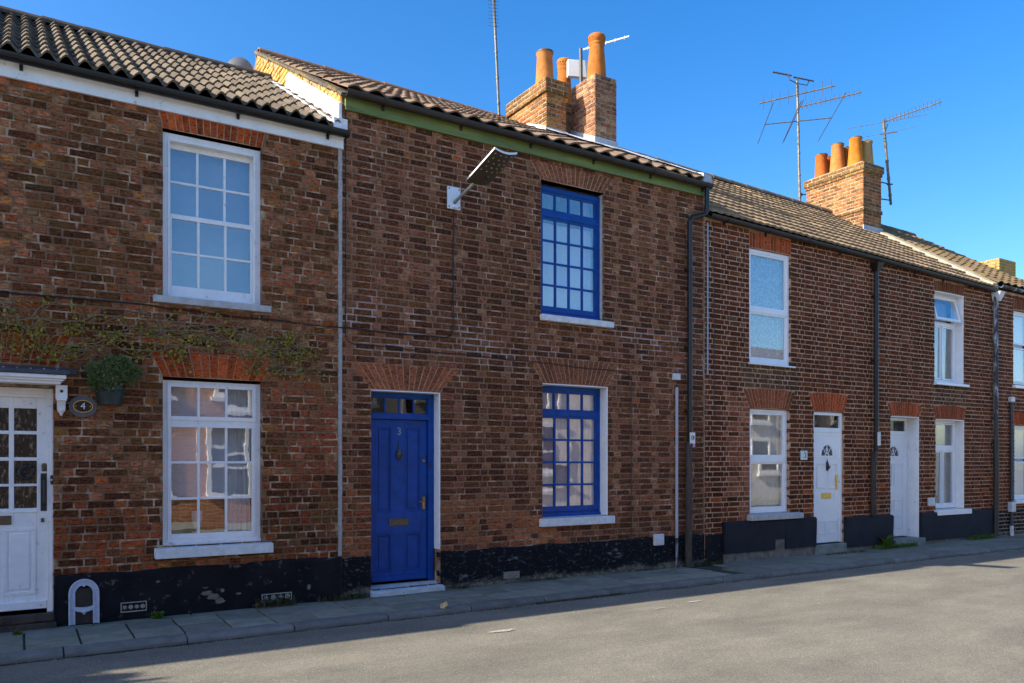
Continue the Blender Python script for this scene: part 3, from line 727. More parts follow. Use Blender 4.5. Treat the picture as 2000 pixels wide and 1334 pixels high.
# ------------------------------------------------------------------ the four houses
def cyl_between(mb, a, b, r, n=8): mb.tube([a, b], r, n)
def frame_box(mb, x0, x1, z0, z1, y0, y1, wl, wr, wt, wb):
    mb.box(x0, x0 + wl, y0, y1, z0, z1); mb.box(x1 - wr, x1, y0, y1, z0, z1)
    mb.box(x0 + wl, x1 - wr, y0 + .001, y1 - .001, z1 - wt, z1); mb.box(x0 + wl, x1 - wr, y0 + .001, y1 - .001, z0, z0 + wb)
def sub(parent, name, mat, fn, **k):
    mb = MB(); fn(mb); return mb.obj(name, mat, parent, **k)
def panelled(mb, x0, x1, z0, z1, y, m=.022, raised=.008, sunk=.012):
    """moulded panel: frame bead around a field that is proud or sunk from the leaf face y"""
    mb.box(x0, x1, y - .006, y + .004, z1 - m, z1); mb.box(x0, x1, y - .006, y + .004, z0, z0 + m)
    mb.box(x0, x0 + m, y - .0055, y + .004, z0 + m, z1 - m); mb.box(x1 - m, x1, y - .0055, y + .004, z0 + m, z1 - m)

# ---- house 1 (left, number 4)
H1 = thing("terraced_house", "brown brick house with white sash windows and a glazed white door numbered 4", "house", (0, 0, 0))
holes1 = [(-.60, .278, .10, 2.16), (1.195, 2.135, 3.09, 4.715), (1.195, 2.14, .66, 2.315), (-3.9, -2.95, 3.09, 4.715), (-3.9, -2.95, .66, 2.315)]
wall1 = front_wall(H1, -4.72, 2.985, 4.93, 4.88, holes1, "mortar_left", ridge=(2.9, 6.8), gables=(True, True))
traps1 = [(1.195, 2.14, 2.315, 2.557, .12), (-.62, .30, 2.315, 2.632, .12), (1.195, 2.135, 4.715, 4.96, .06)]
it = course_items(-2.6, 2.945, .0, 4.95, holes1, traps1, tint_h1, random.Random(11), course=.0752, bond='mixed', wave=.006, jit=.012)
split_black(wall1, wall_items(it), .46, "brick_left")
arch(H1, 1.195, 2.14, 2.315, 2.557, .12, 13, ORANGE, proud=.003)
arch(H1, -.62, .30, 2.36, 2.632, .12, 13, ORANGE, proud=.003)
arch(H1, 1.195, 2.135, 4.715, 4.96, .05, 15, ORANGE, proud=.003)
sub(H1, "joint_strip", "mortar_pale", lambda m: [m.box(2.952 + J(.004), 2.99 + J(.004), -.006, .02, .47 + i * .11, .47 + (i + 1) * .11 + .001) for i in range(40)])
lumpy(H1, .285, 2.985, .462, -.010, "black_render", .006, .016)
sub(H1, "fascia", "white_paint", lambda m: (m.box(-4.72, 3.0, -.028, -.002, 4.872, 5.0), m.box(-4.72, 3.0, -.034, -.027, 4.872, 4.89), m.box(-4.72, 3.0, -.12, -.01, 5.0, 5.02)), bevel=.002)
gutter(H1, -4.72, 3.03, 5.012, 4.975, y=-.035, r=.062, mat="black_plastic", every=.93, off=.1)
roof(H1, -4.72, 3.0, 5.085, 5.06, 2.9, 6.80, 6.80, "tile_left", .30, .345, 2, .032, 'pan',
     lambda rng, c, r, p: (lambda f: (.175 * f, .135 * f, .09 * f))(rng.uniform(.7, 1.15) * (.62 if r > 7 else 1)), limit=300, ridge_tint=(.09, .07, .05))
# windows of house 1
def win_h1_upper():
    x0, x1, y = 1.195, 2.135, .075
    fr = MB(); frame_box(fr, x0, x1, 3.105, 4.70, y - .02, y + .12, .052, .052, .07, .02)
    fr.box(x0 + .05, x0 + .068, y - .03, y, 3.12, 4.63); fr.box(x1 - .068, x1 - .05, y - .03, y, 3.12, 4.63)
    W = fr.obj("window", "white_paint", H1, bevel=.003)
    W["label"] = "white six over six sash window of the upper floor"
    a = MB(); p = sash(a, x0 + .052, x1 - .052, 3.885, 4.63, y + .055, 3, 2, .035, .05, .045); so_ = a.obj("sash", "white_paint", W, bevel=.002)
    b = MB(); p2 = sash(b, x0 + .052, x1 - .052, 3.125, 3.925, y + .008, 3, 2, .04, .045, .095); b.tube([(x1 - .075, y, 3.90), (x1 - .075, y, 3.82)], [.012, .004]); b.obj("sash", "white_paint", W, bevel=.002)
    panes(W, p + p2, "glass_old"); sill(W, 1.105, 2.218, 3.022, 3.10, -.06, .08, "sill_grey")
    curtain("plain pale blind behind the upper left white sash window", x0 + .06, x1 - .06, 3.1, 4.66, y + .19, "blind_fabric", .002, 3, "blind", "blind")
win_h1_upper()
def win_h1_lower():
    x0, x1, y = 1.195, 2.14, .075
    fr = MB(); frame_box(fr, x0, x1, .675, 2.29, y, y + .12, .05, .05, .03, .05); fr.box(x0 + .05, x1 - .05, y + .002, y + .1, 1.872, 1.905)
    fr.box(x0, x1, y - .03, y + .01, .67, .70)
    W = fr.obj("window", "white_paint", H1, bevel=.003); W["label"] = "white ground floor window with three panes over nine"
    a = MB(); p = sash(a, x0 + .048, x1 - .048, 1.90, 2.262, y - .012, 3, 1, .035, .035, .04); a.obj("sash", "white_paint", W, bevel=.002)
    b = MB(); p2 = sash(b, x0 + .05, x1 - .05, .725, 1.872, y - .006, 3, 3, .036, .04, .055); b.obj("sash", "white_paint", W, bevel=.002)
    panes(W, p + p2, "glass_old"); sill(W, 1.118, 2.233, .56, .668, -.085, .09, "sill_white")
    curtain("thin white net blind in the ground floor window beside the number 4 door", x0 + .06, x1 - .06, 1.13, 2.25, y + .16, "fabric_white", .004, 4, "blind", "blind")
    curtain("white side curtain at the right of the ground floor window by the number 4 door", x1 - .30, x1 - .06, .70, 2.25, y + .15, "fabric_white", .02, 5)
    bd = MB(); bd.box(x0 + .05, x1 - .05, y + .28, y + .30, .69, 1.14); tag(bd.obj("window_screen", "interior_brown"), "low tan brown screen standing inside the ground floor window beside the number 4 door", "screen")
    ph = MB(); ph.lathe([(.0, 0), (.035, 0), (.02, .02), (.012, .1), (.03, .11), (.05, .2), (.05, .29), (.0, .29)], (x0 + .36, y + .2, .70), 14)
    tag(ph.obj("table_lamp", "sign_white", smooth=True), "small white lamp standing on the inside sill of the number 4 house window", "lamp")
win_h1_lower()
for (zz0, zz1) in ((3.105, 4.70), (.675, 2.30)):
    fr = MB(); frame_box(fr, -3.9, -2.95, zz0, zz1, .08, .18, .05, .05, .05, .06); W = fr.obj("window", "white_paint", H1)
    a = MB(); p = sash(a, -3.85, -3.0, zz0 + .06, zz1 - .05, .09, 3, 3); a.obj("sash", "white_paint", W); panes(W, p, "glass_new"); sill(W, -4.0, -2.85, zz0 - .09, zz0, -.07, .09, "sill_white")
def door_h1():
    y = .08; fr = MB(); frame_box(fr, -.60, .278, .13, 2.155, y - .03, y + .08, .048, .048, .06, .0); fr.box(-.552, .232, y - .02, y + .06, 2.07, 2.10)
    fr.box(.262, .284, y - .045, y - .02, .13, 2.155)
    F = fr.obj("door_frame", "white_paint", H1, bevel=.003)
    d = MB(); x0, x1, z0, z1 = -.552, .232, .165, 2.07; Y0, Y1 = y, y + .04
    cols = [(-.454, -.279), (-.239, -.064), (-.024, .151)]; rows = [(1.074, 1.271), (1.294, 1.500), (1.532, 1.738), (1.769, 1.971)]
    xs = [x0] + [v for c in cols for v in c] + [x1]; zs = [z0] + [v for r in rows for v in r] + [z1]
    for i in range(0, len(xs) - 1, 2): d.box(xs[i], xs[i + 1], Y0, Y1, z0, z1)
    for c in cols:
        for k in range(0, len(zs) - 1, 2): d.box(c[0], c[1], Y0 + .001, Y1 - .001, zs[k], zs[k + 1])
    d.box(x0 + .01, x1 - .005, Y0 - .03, Y0 + .01, .165, .235)
    d.box(-.454, .151, Y0 - .008, Y0 + .004, 1.035, 1.05)
    D = d.obj("door", "white_paint", H1, bevel=.004)
    for px0, px1 in ((-.47, -.18), (-.109, .144)): sub(D, "panel", "white_paint", lambda m: (panelled(m, px0, px1, .296, .898, Y0, .03), m.box(px0 + .05, px1 - .05, Y0 - .006, Y0 + .003, .346, .848)), bevel=.004)
    pl = []
    for c in cols:
        for r in rows: pl.append((c[0], c[1], r[0], r[1], y + .02))
    panes(D, pl, "glass_rippled")
    sub(D, "letterbox", "dull_brass", lambda m: (m.box(-.235, -.044, Y0 - .008, Y0 + .002, .930, 1.012), m.box(-.22, -.06, Y0 - .012, Y0 - .006, .945, .995)), bevel=.003)
    sub(D, "pull_handle", "black_iron", lambda m: (m.box(.180, .229, Y0 - .008, Y0 + .003, 1.045, 1.386), m.tube([(.205, Y0 - .01, 1.34), (.205, Y0 - .05, 1.32), (.205, Y0 - .055, 1.2), (.205, Y0 - .05, 1.12), (.205, Y0 - .01, 1.1)], .009)), bevel=.002)
    sub(D, "night_latch", "dull_brass", lambda m: m.box(.187, .229, Y0 - .02, Y0 + .003, 1.405, 1.477), bevel=.012)
    sub(D, "lock", "dull_brass", lambda m: m.box(.182, .208, Y0 - .01, Y0 + .003, .942, .98), bevel=.004)
    def knock(m):
        m.tube([(.063 + .05 * math.cos(a / 16 * 2 * math.pi), Y0 - .012 - .006 * math.sin(a / 16 * math.pi), 1.395 + .052 * math.sin(a / 16 * 2 * math.pi)) for a in range(17)], .013, 8, False)
        m.lathe([(.0, 0), (.02, .0), (.022, .02), (.0, .03)], (.063, Y0 - .012, 1.385), 10); m.tube([(.08, Y0 - .02, 1.44), (.11, Y0 - .025, 1.465), (.125, Y0 - .01, 1.44)], .011)
    sub(D, "knocker", "black_iron", knock, smooth=True)
    sub(F, "door_bell", "black_iron", lambda m: m.box(.254, .276, y - .06, y - .044, 1.285, 1.37), bevel=.008)
    sub(F, "bell_push", "sign_white", lambda m: m.tube([(.265, y - .066, 1.327), (.265, y - .058, 1.327)], .008))
    sub(H1, "threshold", "rust_pipe", lambda m: (m.box(-.62, .285, -.03, .16, .06, .128), m.box(-.7, .3, -.06, .02, -.02, .05)), bevel=.006)
door_h1()
def canopy():
    t = thing("door_canopy", "flat canopy with dark lead top and white moulding over the number 4 door", "canopy", (-.15, 0, 2.2))
    sub(t, "lead_top", "lead_dark", lambda m: (m.hexa([(-.72, -.24, 2.262), (.40, -.24, 2.262), (.40, .0, 2.30), (-.72, 0, 2.30), (-.72, -.24, 2.30), (.40, -.24, 2.30), (.40, 0, 2.345), (-.72, 0, 2.345)]), m.box(-.72, .46, -.05, -.004, 2.285, 2.325)), bevel=.006)
    sub(t, "stud", "lead_grey", lambda m: [m.lathe([(0, .0), (.009, 0), (.007, .006), (0, .009)], (-.6 + i * .1, -.225, 2.302), 8) for i in range(10)])
    sub(t, "moulding", "white_paint", lambda m: (m.box(-.70, .37, -.225, -.01, 2.225, 2.26), m.box(-.68, .35, -.205, -.01, 2.205, 2.2255), m.box(-.66, .33, -.185, -.01, 2.18, 2.206)), bevel=.006)
    def br(m):
        m.box(.293, .385, -.10, -.002, 2.06, 2.18); m.box(.298, .38, -.11, -.002, 2.04, 2.062)
        m.hexa([(.305, -.03, 1.96), (.372, -.03, 1.96), (.372, -.002, 1.96), (.305, -.002, 1.96), (.305, -.085, 2.04), (.372, -.085, 2.04), (.372, -.002, 2.04), (.305, -.002, 2.04)])
        m.lathe([(0, -.05), (.008, -.045), (.018, -.02), (.03, -.005), (.034, .012), (0, .016)], (.338, -.036, 1.955), 12)
    sub(t, "bracket", "white_paint", br, bevel=.005)
    sub(t, "bracket_rosette", "black_iron", lambda m: m.tube([(.339, -.106, 2.125), (.339, -.098, 2.125)], .014))
canopy()
for x0, x1, z0, z1, kind in ((.825, 1.05, .072, .166, 'f'), (2.13, 2.44, .045, .13, 'p')):
    def vent(m, x0=x0, x1=x1, z0=z0, z1=z1):
        y = -.022; t = .009
        m.box(x0, x1, y, y + .01, z0, z0 + t); m.box(x0, x1, y, y + .01, z1 - t, z1); m.box(x0, x0 + t, y, y + .01, z0 + t, z1 - t); m.box(x1 - t, x1, y, y + .01, z0 + t, z1 - t)
        n = 4; cw = (x1 - x0 - 2 * t) / n
        for i in range(n):
            cx = x0 + t + cw * (i + .5); cz = (z0 + z1) / 2; r = min(cw, z1 - z0) * .42
            if i % 2: m.tube([(cx + r * .7 * math.cos(k * math.pi / 6), y + .004, cz + r * .7 * math.sin(k * math.pi / 6)) for k in range(13)], .005, 5, False)
            for k in range(3):
                a = k * math.pi / 3 + .3; m.tube([(cx - r * math.cos(a), y + .005, cz - r * math.sin(a)), (cx + r * math.cos(a), y + .005, cz + r * math.sin(a))], .0045, 5)
    sub(H1, "air_vent", "chalk", vent)

# ---- house 2 (blue)
H2 = thing("terraced_house", "dark brown brick house with blue door numbered 3, blue windows and green fascia", "house", (3.0, 0, 0))
holes2 = [(3.329, 4.181, .06, 2.293), (5.594, 6.598, 3.345, 5.039), (5.618, 6.659, .775, 2.479)]
wall2 = front_wall(H2, 2.99, 8.44, 5.37, 5.36, holes2, "mortar_middle", ridge=(3.65, 7.5), back=6.5)
traps2 = [(3.329, 4.181, 2.293, 2.583, .24), (5.618, 6.659, 2.479, 2.804, .20), (5.594, 6.598, 5.039, 5.26, .16)]
it = course_items(2.998, 8.42, .0, 5.40, holes2, traps2, tint_h2, random.Random(22), course=.0738, bond='flemish', wave=.010, jit=.006)
split_black(wall2, wall_items(it), .45, "brick_middle")
arch(H2, 3.329, 4.181, 2.293, 2.583, .24, 15, MUTER, "brick_middle"); arch(H2, 5.618, 6.659, 2.479, 2.804, .20, 17, MUTE, "brick_middle"); arch(H2, 5.594, 6.598, 5.039, 5.27, .16, 17, MUTE, "brick_middle")
sub(H2, "fascia", "green_paint", lambda m: (m.box(3.02, 8.42, -.035, -.003, 5.305, 5.46), m.box(3.02, 8.42, -.042, -.034, 5.305, 5.325), m.box(3.02, 8.42, -.13, -.02, 5.46, 5.475)), bevel=.003)
gutter(H2, 3.0, 8.46, 5.425, 5.40, y=-.045, r=.060, mat="brown_gutter", every=.98, off=.45)
roof(H2, 3.02, 8.42, 5.505, 5.49, 3.65, 7.50, 7.46, "tile_middle", .245, .31, 1, .022, 'pan',
     lambda rng, c, r, p: (lambda f: (.25 * f, .17 * f * rng.uniform(.93, 1.05), .11 * f))(rng.uniform(.65, 1.2)), yE=-.10, ridge_mat="tile_middle", ridge_tint=(.27, .145, .08), backz=5.5)
def blue_window(x0, x1, z0, z1, y, tr0, tr1, sillz, wx):
    fr = MB(); frame_box(fr, x0, x1, z0, z1, y, y + .1, .052, .052, .06, .05)
    fr.box(x0 + .052, x1 - .052, y - .006, y + .08, tr0, tr1); fr.box(x0, x1, y - .02, y + .02, z0 - .0, z0 + .035)
    W = fr.obj("window", "blue_paint", H2, bevel=.003)
    a = MB(); p = sash(a, x0 + .052, x1 - .052, tr1, z1 - .06, y + .012, 4, 1, .03, .03, .03, .026); a.obj("sash", "blue_paint", W, bevel=.0015)
    b = MB(); p2 = sash(b, x0 + .052, x1 - .052, z0 + .055, tr0, y + .004, 4, 4, .034, .03, .07, .026); b.obj("sash", "blue_paint", W, bevel=.0015)
    panes(W, p + p2, "glass_old", random.Random(int(x0 * 10))); sill(W, wx[0], wx[1], sillz[0], sillz[1], -.06, y + .02, "sill_white"); return W
Wb = blue_window(5.594, 6.598, 3.352, 5.005, .085, 4.615, 4.69, (3.262, 3.352), (5.575, 6.722)); Wb["label"] = "blue multi-paned upper window"
Wc = blue_window(5.618, 6.659, .785, 2.465, .15, 2.08, 2.14, (.672, .782), (5.565, 6.738)); Wc["label"] = "blue multi-paned ground floor window"
curtain("gathered white net curtain in the upper blue window", 5.66, 6.55, 3.38, 4.57, .20, "fabric_white", .012, 8)
curtain("white curtain hanging at the right of the upper blue window's top panes", 6.42, 6.58, 4.4, 5.0, .30, "fabric_white", .02, 4)
curtain("pinkish net curtain in the ground floor blue window", 5.65, 6.60, .80, 2.44, .225, "fabric_pink", .013, 10)
curtain("pale side curtain at the right edge of the ground floor blue window", 6.50, 6.66, .80, 2.44, .25, "fabric_cream", .01, 3)
sub(H2, "window_reveal", "white_paint", lambda m: (m.box(6.645, 6.6575, -.003, .15, .782, 2.478), m.box(5.6195, 6.6445, .002, .15, 2.4665, 2.4785)), bevel=.002)
sub(H2, "window_reveal", "sill_grey", lambda m: m.box(6.590, 6.5965, .035, .085, 3.352, 5.03))
def door_h2():
    y = .155
    fr = MB(); frame_box(fr, 3.331, 4.165, .105, 2.275, y - .02, y + .08, .05, .072, .05, 0); fr.box(3.381, 4.093, y - .028, y + .06, 1.975, 2.035)
    F = fr.obj("door_frame", "blue_paint", H2, bevel=.004)
    d = MB(); x0, x1, z0, z1 = 3.385, 4.088, .125, 1.972; Y0 = y + .012
    pn = [(3.442, 3.648, .908, 1.894), (3.80, 4.015, .908, 1.894), (3.442, 3.648, .225, .672), (3.80, 4.015, .225, .672)]
    xs = [x0, 3.442, 3.648, 3.80, 4.015, x1]
    for i in (0, 2, 4): d.box(xs[i], xs[i + 1], Y0, Y0 + .04, z0, z1)
    for a, b in ((3.442, 3.648), (3.80, 4.015)):
        for c, e in ((z0, .225), (.672, .908), (1.894, z1)): d.box(a, b, Y0 + .0005, Y0 + .039, c, e)
        d.box(a, b, Y0 + .018, Y0 + .03, .225, .672); d.box(a, b, Y0 + .018, Y0 + .03, .908, 1.894)
    d.box(x0 + .01, x1 - .01, Y0 - .016, Y0 + .005, .125, .18)
    D = d.obj("door", "blue_paint", H2, bevel=.003)
    for a, b, c, e in pn:
        sub(D, "panel", "blue_paint", lambda m: (panelled(m, a, b, c, e, Y0 + .006, .02), panelled(m, a + .02, b - .02, c + .02, e - .02, Y0 + .014, .012), m.box(a + .045, b - .045, Y0 + .010, Y0 + .02, c + .045, e - .045)), bevel=.003)
    fl = MB(); p = sash(fl, 3.381, 4.093, 2.035, 2.225, y, 4, 1, .012, .012, .012, .024, .03); fl.obj("fanlight", "blue_paint", F, bevel=.0015); panes(F, p, "glass_dark")
    sub(D, "letterbox", "dull_brass", lambda m: (m.box(3.61, 3.852, Y0 - .008, Y0 + .002, .752, .836), m.box(3.635, 3.827, Y0 - .012, Y0 - .006, .768, .82)), bevel=.003)
    def kn(m):
        m.lathe([(0, 0), (.006, 0), (.008, .02), (.004, .04), (.006, .1), (.0, .11)], (3.73, Y0 - .008, 1.62), 8)
        m.lathe([(0, 0), (.012, .005), (.03, .05), (.036, .08), (.02, .12), (.006, .14), (0, .15)], (3.73, Y0 - .012, 1.505), 12)
        m.tube([(3.73 + .03 * math.cos(a), Y0 - .04, 1.56 - .045 * math.sin(a)) for a in [math.pi * k / 8 for k in range(9)]], .006)
    sub(D, "knocker", "dull_brass", kn, smooth=True)
    sub(D, "lock", "brass", lambda m: m.tube([(4.045, Y0 - .01, 1.50), (4.045, Y0 + .002, 1.50)], .017, 14))
    sub(D, "handle", "brass", lambda m: (m.box(4.028, 4.062, Y0 - .008, Y0 + .002, .935, 1.08), m.tube([(4.045, Y0 - .006, 1.03), (4.045, Y0 - .045, 1.03)], .009), m.tube([(4.045, Y0 - .045, 1.03), (3.98, Y0 - .048, 1.025), (3.955, Y0 - .045, 1.03)], [.010, .008, .007])), bevel=.002)
    o = font_obj("3", .12, "number_metal", D, (3.735, Y0 - .004, 1.835), .004)
    sub(F, "door_bell", "black_iron", lambda m: m.box(4.105, 4.13, y - .034, y - .018, 1.41, 1.47), bevel=.008)
    sub(H2, "door_reveal", "white_paint", lambda m: (m.box(4.167, 4.180, -.002, y + .02, .47, 2.29), m.box(3.331, 4.1665, .0, y, 2.279, 2.291)), bevel=.002)
    sub(H2, "door_step", "step_white", lambda m: m.hexa([(3.311, -.06, -.02), (4.215, -.06, -.02), (4.178, .2, -.02), (3.333, .2, -.02), (3.311, -.06, .045), (4.215, -.06, .05), (4.178, .2, .105), (3.333, .2, .105)]), bevel=.008)
door_h2()
sub(H2, "air_vent", "chalk", lambda m: [m.box(5.04, 5.26, -.012, -.004, .062 + i * .0125, .066 + i * .0125) for i in range(7)] + [m.box(5.04 + i * .0146, 5.044 + i * .0146, -.013, -.003, .06, .142) for i in range(16)])
lumpy(H2, 2.995, 3.325, .445, -.0035, "brick_black_paint", .006, .016); lumpy(H2, 4.185, 8.43, .445, -.0035, "brick_black_paint", .007, .018)
# gable wall of house 2 rising over the lower roof
def gable2():
    y0, y1 = .02, 3.62; zl = lambda y: 5.06 + (y + .09) * .5819; zu = lambda y: 5.44 + (y + .1) * .5547 - .02
    core = MB(); core.add([(2.995, y0, zl(y0) - .3), (2.995, y1, zl(2.9)), (2.995, y1, zu(y1)), (2.995, y0, zu(y0)), (3.2, y0, zl(y0) - .3), (3.2, y1, zl(2.9)), (3.2, y1, zu(y1)), (3.2, y0, zu(y0))],
                          [(1, 0, 3, 2), (3, 7, 6, 2), (0, 4, 7, 3), (1, 2, 6, 5)])
    G = core.obj("gable_wall", "mortar_stack", H2); rng = random.Random(8); items = []
    z = 4.9; r = 0
    while z < 7.6:
        y = y0 - (.1 if r % 2 else 0)
        while y < y1:
            L = (.215 if rng.random() < .45 else .1025) + rng.uniform(-.01, .01); yc = y + L / 2; zc = z + .0375
            if yc > y0 + .02 and zc > (zl(yc) if yc < 2.9 else 6.7) - .15 and zc + .03 < zu(yc) and yc + L / 2 < y1:
                items.append((Vector((2.985 + rng.uniform(-.008, .004), yc, zc)), -math.pi / 2, L, .0635, pal(rng, [(3, (.50, .34, .15)), (2, (.42, .25, .13)), (1, (.30, .22, .12)), (1.2, (.6, .45, .2))])))
            y += L + .01
        z += .075; r += 1
    place_bricks(items, G, "brick_lichen", 300, minpx=5)
    v = MB(); n = 24
    for i in range(n):
        a, b = y0 - .1 + (y1 + .1 - y0) * i / n, y0 - .1 + (y1 + .1 - y0) * (i + 1) / n; h = rng.uniform(-.006, .006)
        v.hexa([(2.955 + J(.006), a, zu(a) + h), (3.06, a, zu(a) + h), (3.06, b, zu(b) + h), (2.955, b, zu(b) + h), (2.96, a, zu(a) + .035 + h), (3.06, a, zu(a) + .05), (3.06, b, zu(b) + .05), (2.96, b - .01, zu(b) + .035 + h)])
    v.t = [(.10, .08, .06)] * len(v.f); v.obj("verge", "tile_far", G)
    for i in range(5):
        f = MB(); a, b = -.02 + i * .4, -.02 + (i + 1) * .4 - .006; p = .0 + .003 * (i % 2)
        f.hexa([(2.945 - p, a, zl(a) + .03), (2.985, a, zl(a) + .03), (2.985, b, zl(b) + .03), (2.945 - p, b, zl(b) + .03), (2.95 - p, a, zl(a) + .27 - .01 * i), (2.985, a, zl(a) + .27), (2.985, b, zl(b) + .27), (2.95 - p, b, zl(b) + .25 - .01 * i)])
        f.obj("flashing", "flashing_white", G, bevel=.004)
    g = MB(); n = 12
    for i in range(n):
        a, b = -.09 + i * .2, -.09 + (i + 1) * .2
        for (xa, xb, ha, hb) in ((2.72, 2.82, .038, .06), (2.82, 2.95, .06, .075)):
            g.add([(xa + .02 * math.sin(i * 2), a, zl(a) + ha + J(.006)), (xb, a, zl(a) + hb), (xb, b, zl(b) + hb), (xa + .02 * math.sin((i + 1) * 2), b, zl(b) + ha + J(.006))], [(0, 1, 2, 3)])
    g.box(2.86, 3.01, -.12, .02, 4.99, 5.16)
    g.obj("flashing", "flashing_white", G)
gable2()
# chimneys of house 2
def stack(H, x0, x1, y0, y1, z0, z1, mat, tintf, corbels=(), name="chimney", mm="mortar_stack", course=.0752, seed=1, label=None):
    c = MB(); c.box(x0 + .006, x1 - .006, y0 + .006, y1 - .006, z0, z1)
    for (za, zb, e) in corbels: c.box(x0 - e + .006, x1 + e - .006, y0 - e + .006, y1 + e - .006, za, zb)
    S = c.obj(name, mm, H); rng = random.Random(seed); items = []
    if label: S["label"] = label
    n = int(round((z1 - z0) / course))
    for r in range(n):
        zc = z0 + (r + .5) * (z1 - z0) / n; e = 0
        for (za, zb, ee) in corbels:
            if za < zc < zb: e = ee
        for face in range(4):
            if face == 0: L0 = x1 - x0 + 2 * e; org = Vector((x0 - e, y0 - e, zc)); ax = Vector((1, 0, 0)); rz = 0
            elif face == 1: L0 = y1 - y0 + 2 * e; org = Vector((x0 - e, y1 + e, zc)); ax = Vector((0, -1, 0)); rz = -math.pi / 2
            elif face == 2: L0 = y1 - y0 + 2 * e; org = Vector((x1 + e, y0 - e, zc)); ax = Vector((0, 1, 0)); rz = math.pi / 2
            else: L0 = x1 - x0 + 2 * e; org = Vector((x1 + e, y1 + e, zc)); ax = Vector((-1, 0, 0)); rz = math.pi
            k = max(1, round(L0 / .225)); st = (r + face) % 2
            cuts = [0] + [(i + (.5 if st else 0)) * L0 / k for i in range(1 if not st else 0, k)] + [L0]
            cuts = sorted(set(cuts))
            for a, b in zip(cuts, cuts[1:]):
                if b - a < .03: continue
                items.append((org + ax * ((a + b) / 2), rz, b - a - .011, course - .012, tintf(rng, zc, bool(e))))
    place_bricks(items, S, mat, 300, minpx=5)
    return S
def pot(parent, x, y, z0, z1, rb, rt, mat, crown=False, lip=.012):
    h = z1 - z0
    if crown: prof = [(rb, 0), (rb * .98, .03), (rt * 1.02, h * .74), (rt, h * .78), (rt * 1.12, h * .80), (rt * 1.02, h * .82), (rt * 1.02, h * .84), (rt * 1.2, h * .87), (rt * 1.22, h * .96), (rt * 1.12, h), (rt * .9, h), (rt * .85, h * .6)]
    else: prof = [(rb, 0), (rb * .99, .02), (rt, h - .06), (rt + lip, h - .045), (rt + lip, h - .008), (rt, h), (rt - .022, h), (rt - .03, h * .5)]
    mb = MB(); mb.lathe(prof, (0, 0, 0), 28); o = mb.obj("chimney_pot", mat, None, smooth=True)
    o.matrix_basis = Matrix.Translation((x, y, z0)) @ Matrix.Rotation(J(.012), 4, 'X'); WM[o.name] = o.matrix_basis.copy(); o.parent = parent; o.matrix_parent_inverse = WM[parent.name].inverted()
    if not crown:
        rm = MB(); rm.lathe([(rt + lip + .002, h - .030), (rt + lip + .003, h - .006), (rt + .002, h + .002), (rt - .024, h + .002), (rt - .026, h - .04)], (x, y, z0), 28); rm.obj("pot_rim", "aerial_dark", parent, smooth=True)
    if crown:
        hb = MB()
        for i in range(16):
            a = 2 * math.pi * i / 16; p = Vector((x + math.cos(a) * rt * 1.2, y + math.sin(a) * rt * 1.2, z0 + h * .915)); q = Vector((x + math.cos(a) * rt * 1.235, y + math.sin(a) * rt * 1.235, z0 + h * .915)); hb.tube([p, q], .013, 6)
        hb.obj("pot_holes", "interior_dark", parent)
    return o
OLDT = lambda rng, z, e: pal(rng, [(3, (.40, .20, .08)), (2, (.48, .33, .15)), (2.4, (.27, .11, .045)), (1.8, (.13, .075, .045))]) if not e else pal(rng, [(2, (.14, .115, .06)), (1, (.2, .16, .08)), (1, (.15, .08, .05))])
NEWT = lambda rng, z, e: pal(rng, [(3, (.36, .22, .15)), (1.6, (.46, .34, .24)), (2.4, (.25, .13, .10)), (1.5, (.17, .11, .10))])
S1 = stack(H2, 7.17, 7.57, 2.2, 3.35, 6.55, 7.62, "brick_stack", OLDT, ((7.40, 7.62, .035), (6.9, 6.905, .0)), seed=2, label="old orange brick chimney stack with lichen on its cap")
S2 = stack(H2, 7.84, 8.29, 1.8, 2.44, 6.35, 7.70, "brick_stack_new", NEWT, (), seed=3, label="paler rebuilt brick chimney stack in front")
S3 = stack(H2, 7.80, 8.30, 2.75, 3.40, 6.9, 7.62, "brick_stack", OLDT, (), seed=4, label="low brick stack behind the rebuilt one")
for S_, (a, b, c, d, z) in ((S1, (7.15, 7.59, 2.18, 3.37, 7.62)), (S2, (7.845, 8.285, 1.805, 2.435, 7.70)), (S3, (7.81, 8.29, 2.76, 3.39, 7.62))):
    sub(S_, "mortar_cap", "mortar_fillet", lambda m: m.hexa([(a, c, z - .005), (b, c, z - .005), (b, d, z - .005), (a, d, z - .005), (a + .1, c + .1, z + .05), (b - .1, c + .1, z + .05), (b - .1, d - .1, z + .05), (a + .1, d - .1, z + .05)]), bevel=.006)
pot(S1, 7.37, 2.53, 7.64, 8.22, .155, .128, "terracotta_pale"); pot(S2, 8.06, 2.04, 7.71, 8.45, .165, .118, "terracotta", True)
pot(S3, 8.08, 2.98, 7.64, 8.46, .15, .105, "terracotta", True); pot(S3, 8.19, 3.30, 7.62, 8.13, .12, .10, "terracotta_red", True)
sub(S1, "flue_cowl", "galvanised", lambda m: m.lathe([(.0, 0), (.04, 0), (.04, .08), (.065, .085), (.06, .1), (0, .105)], (7.37, 3.15, 7.64), 14))
rz2 = lambda y: 5.5 + (y + .1) * .5335
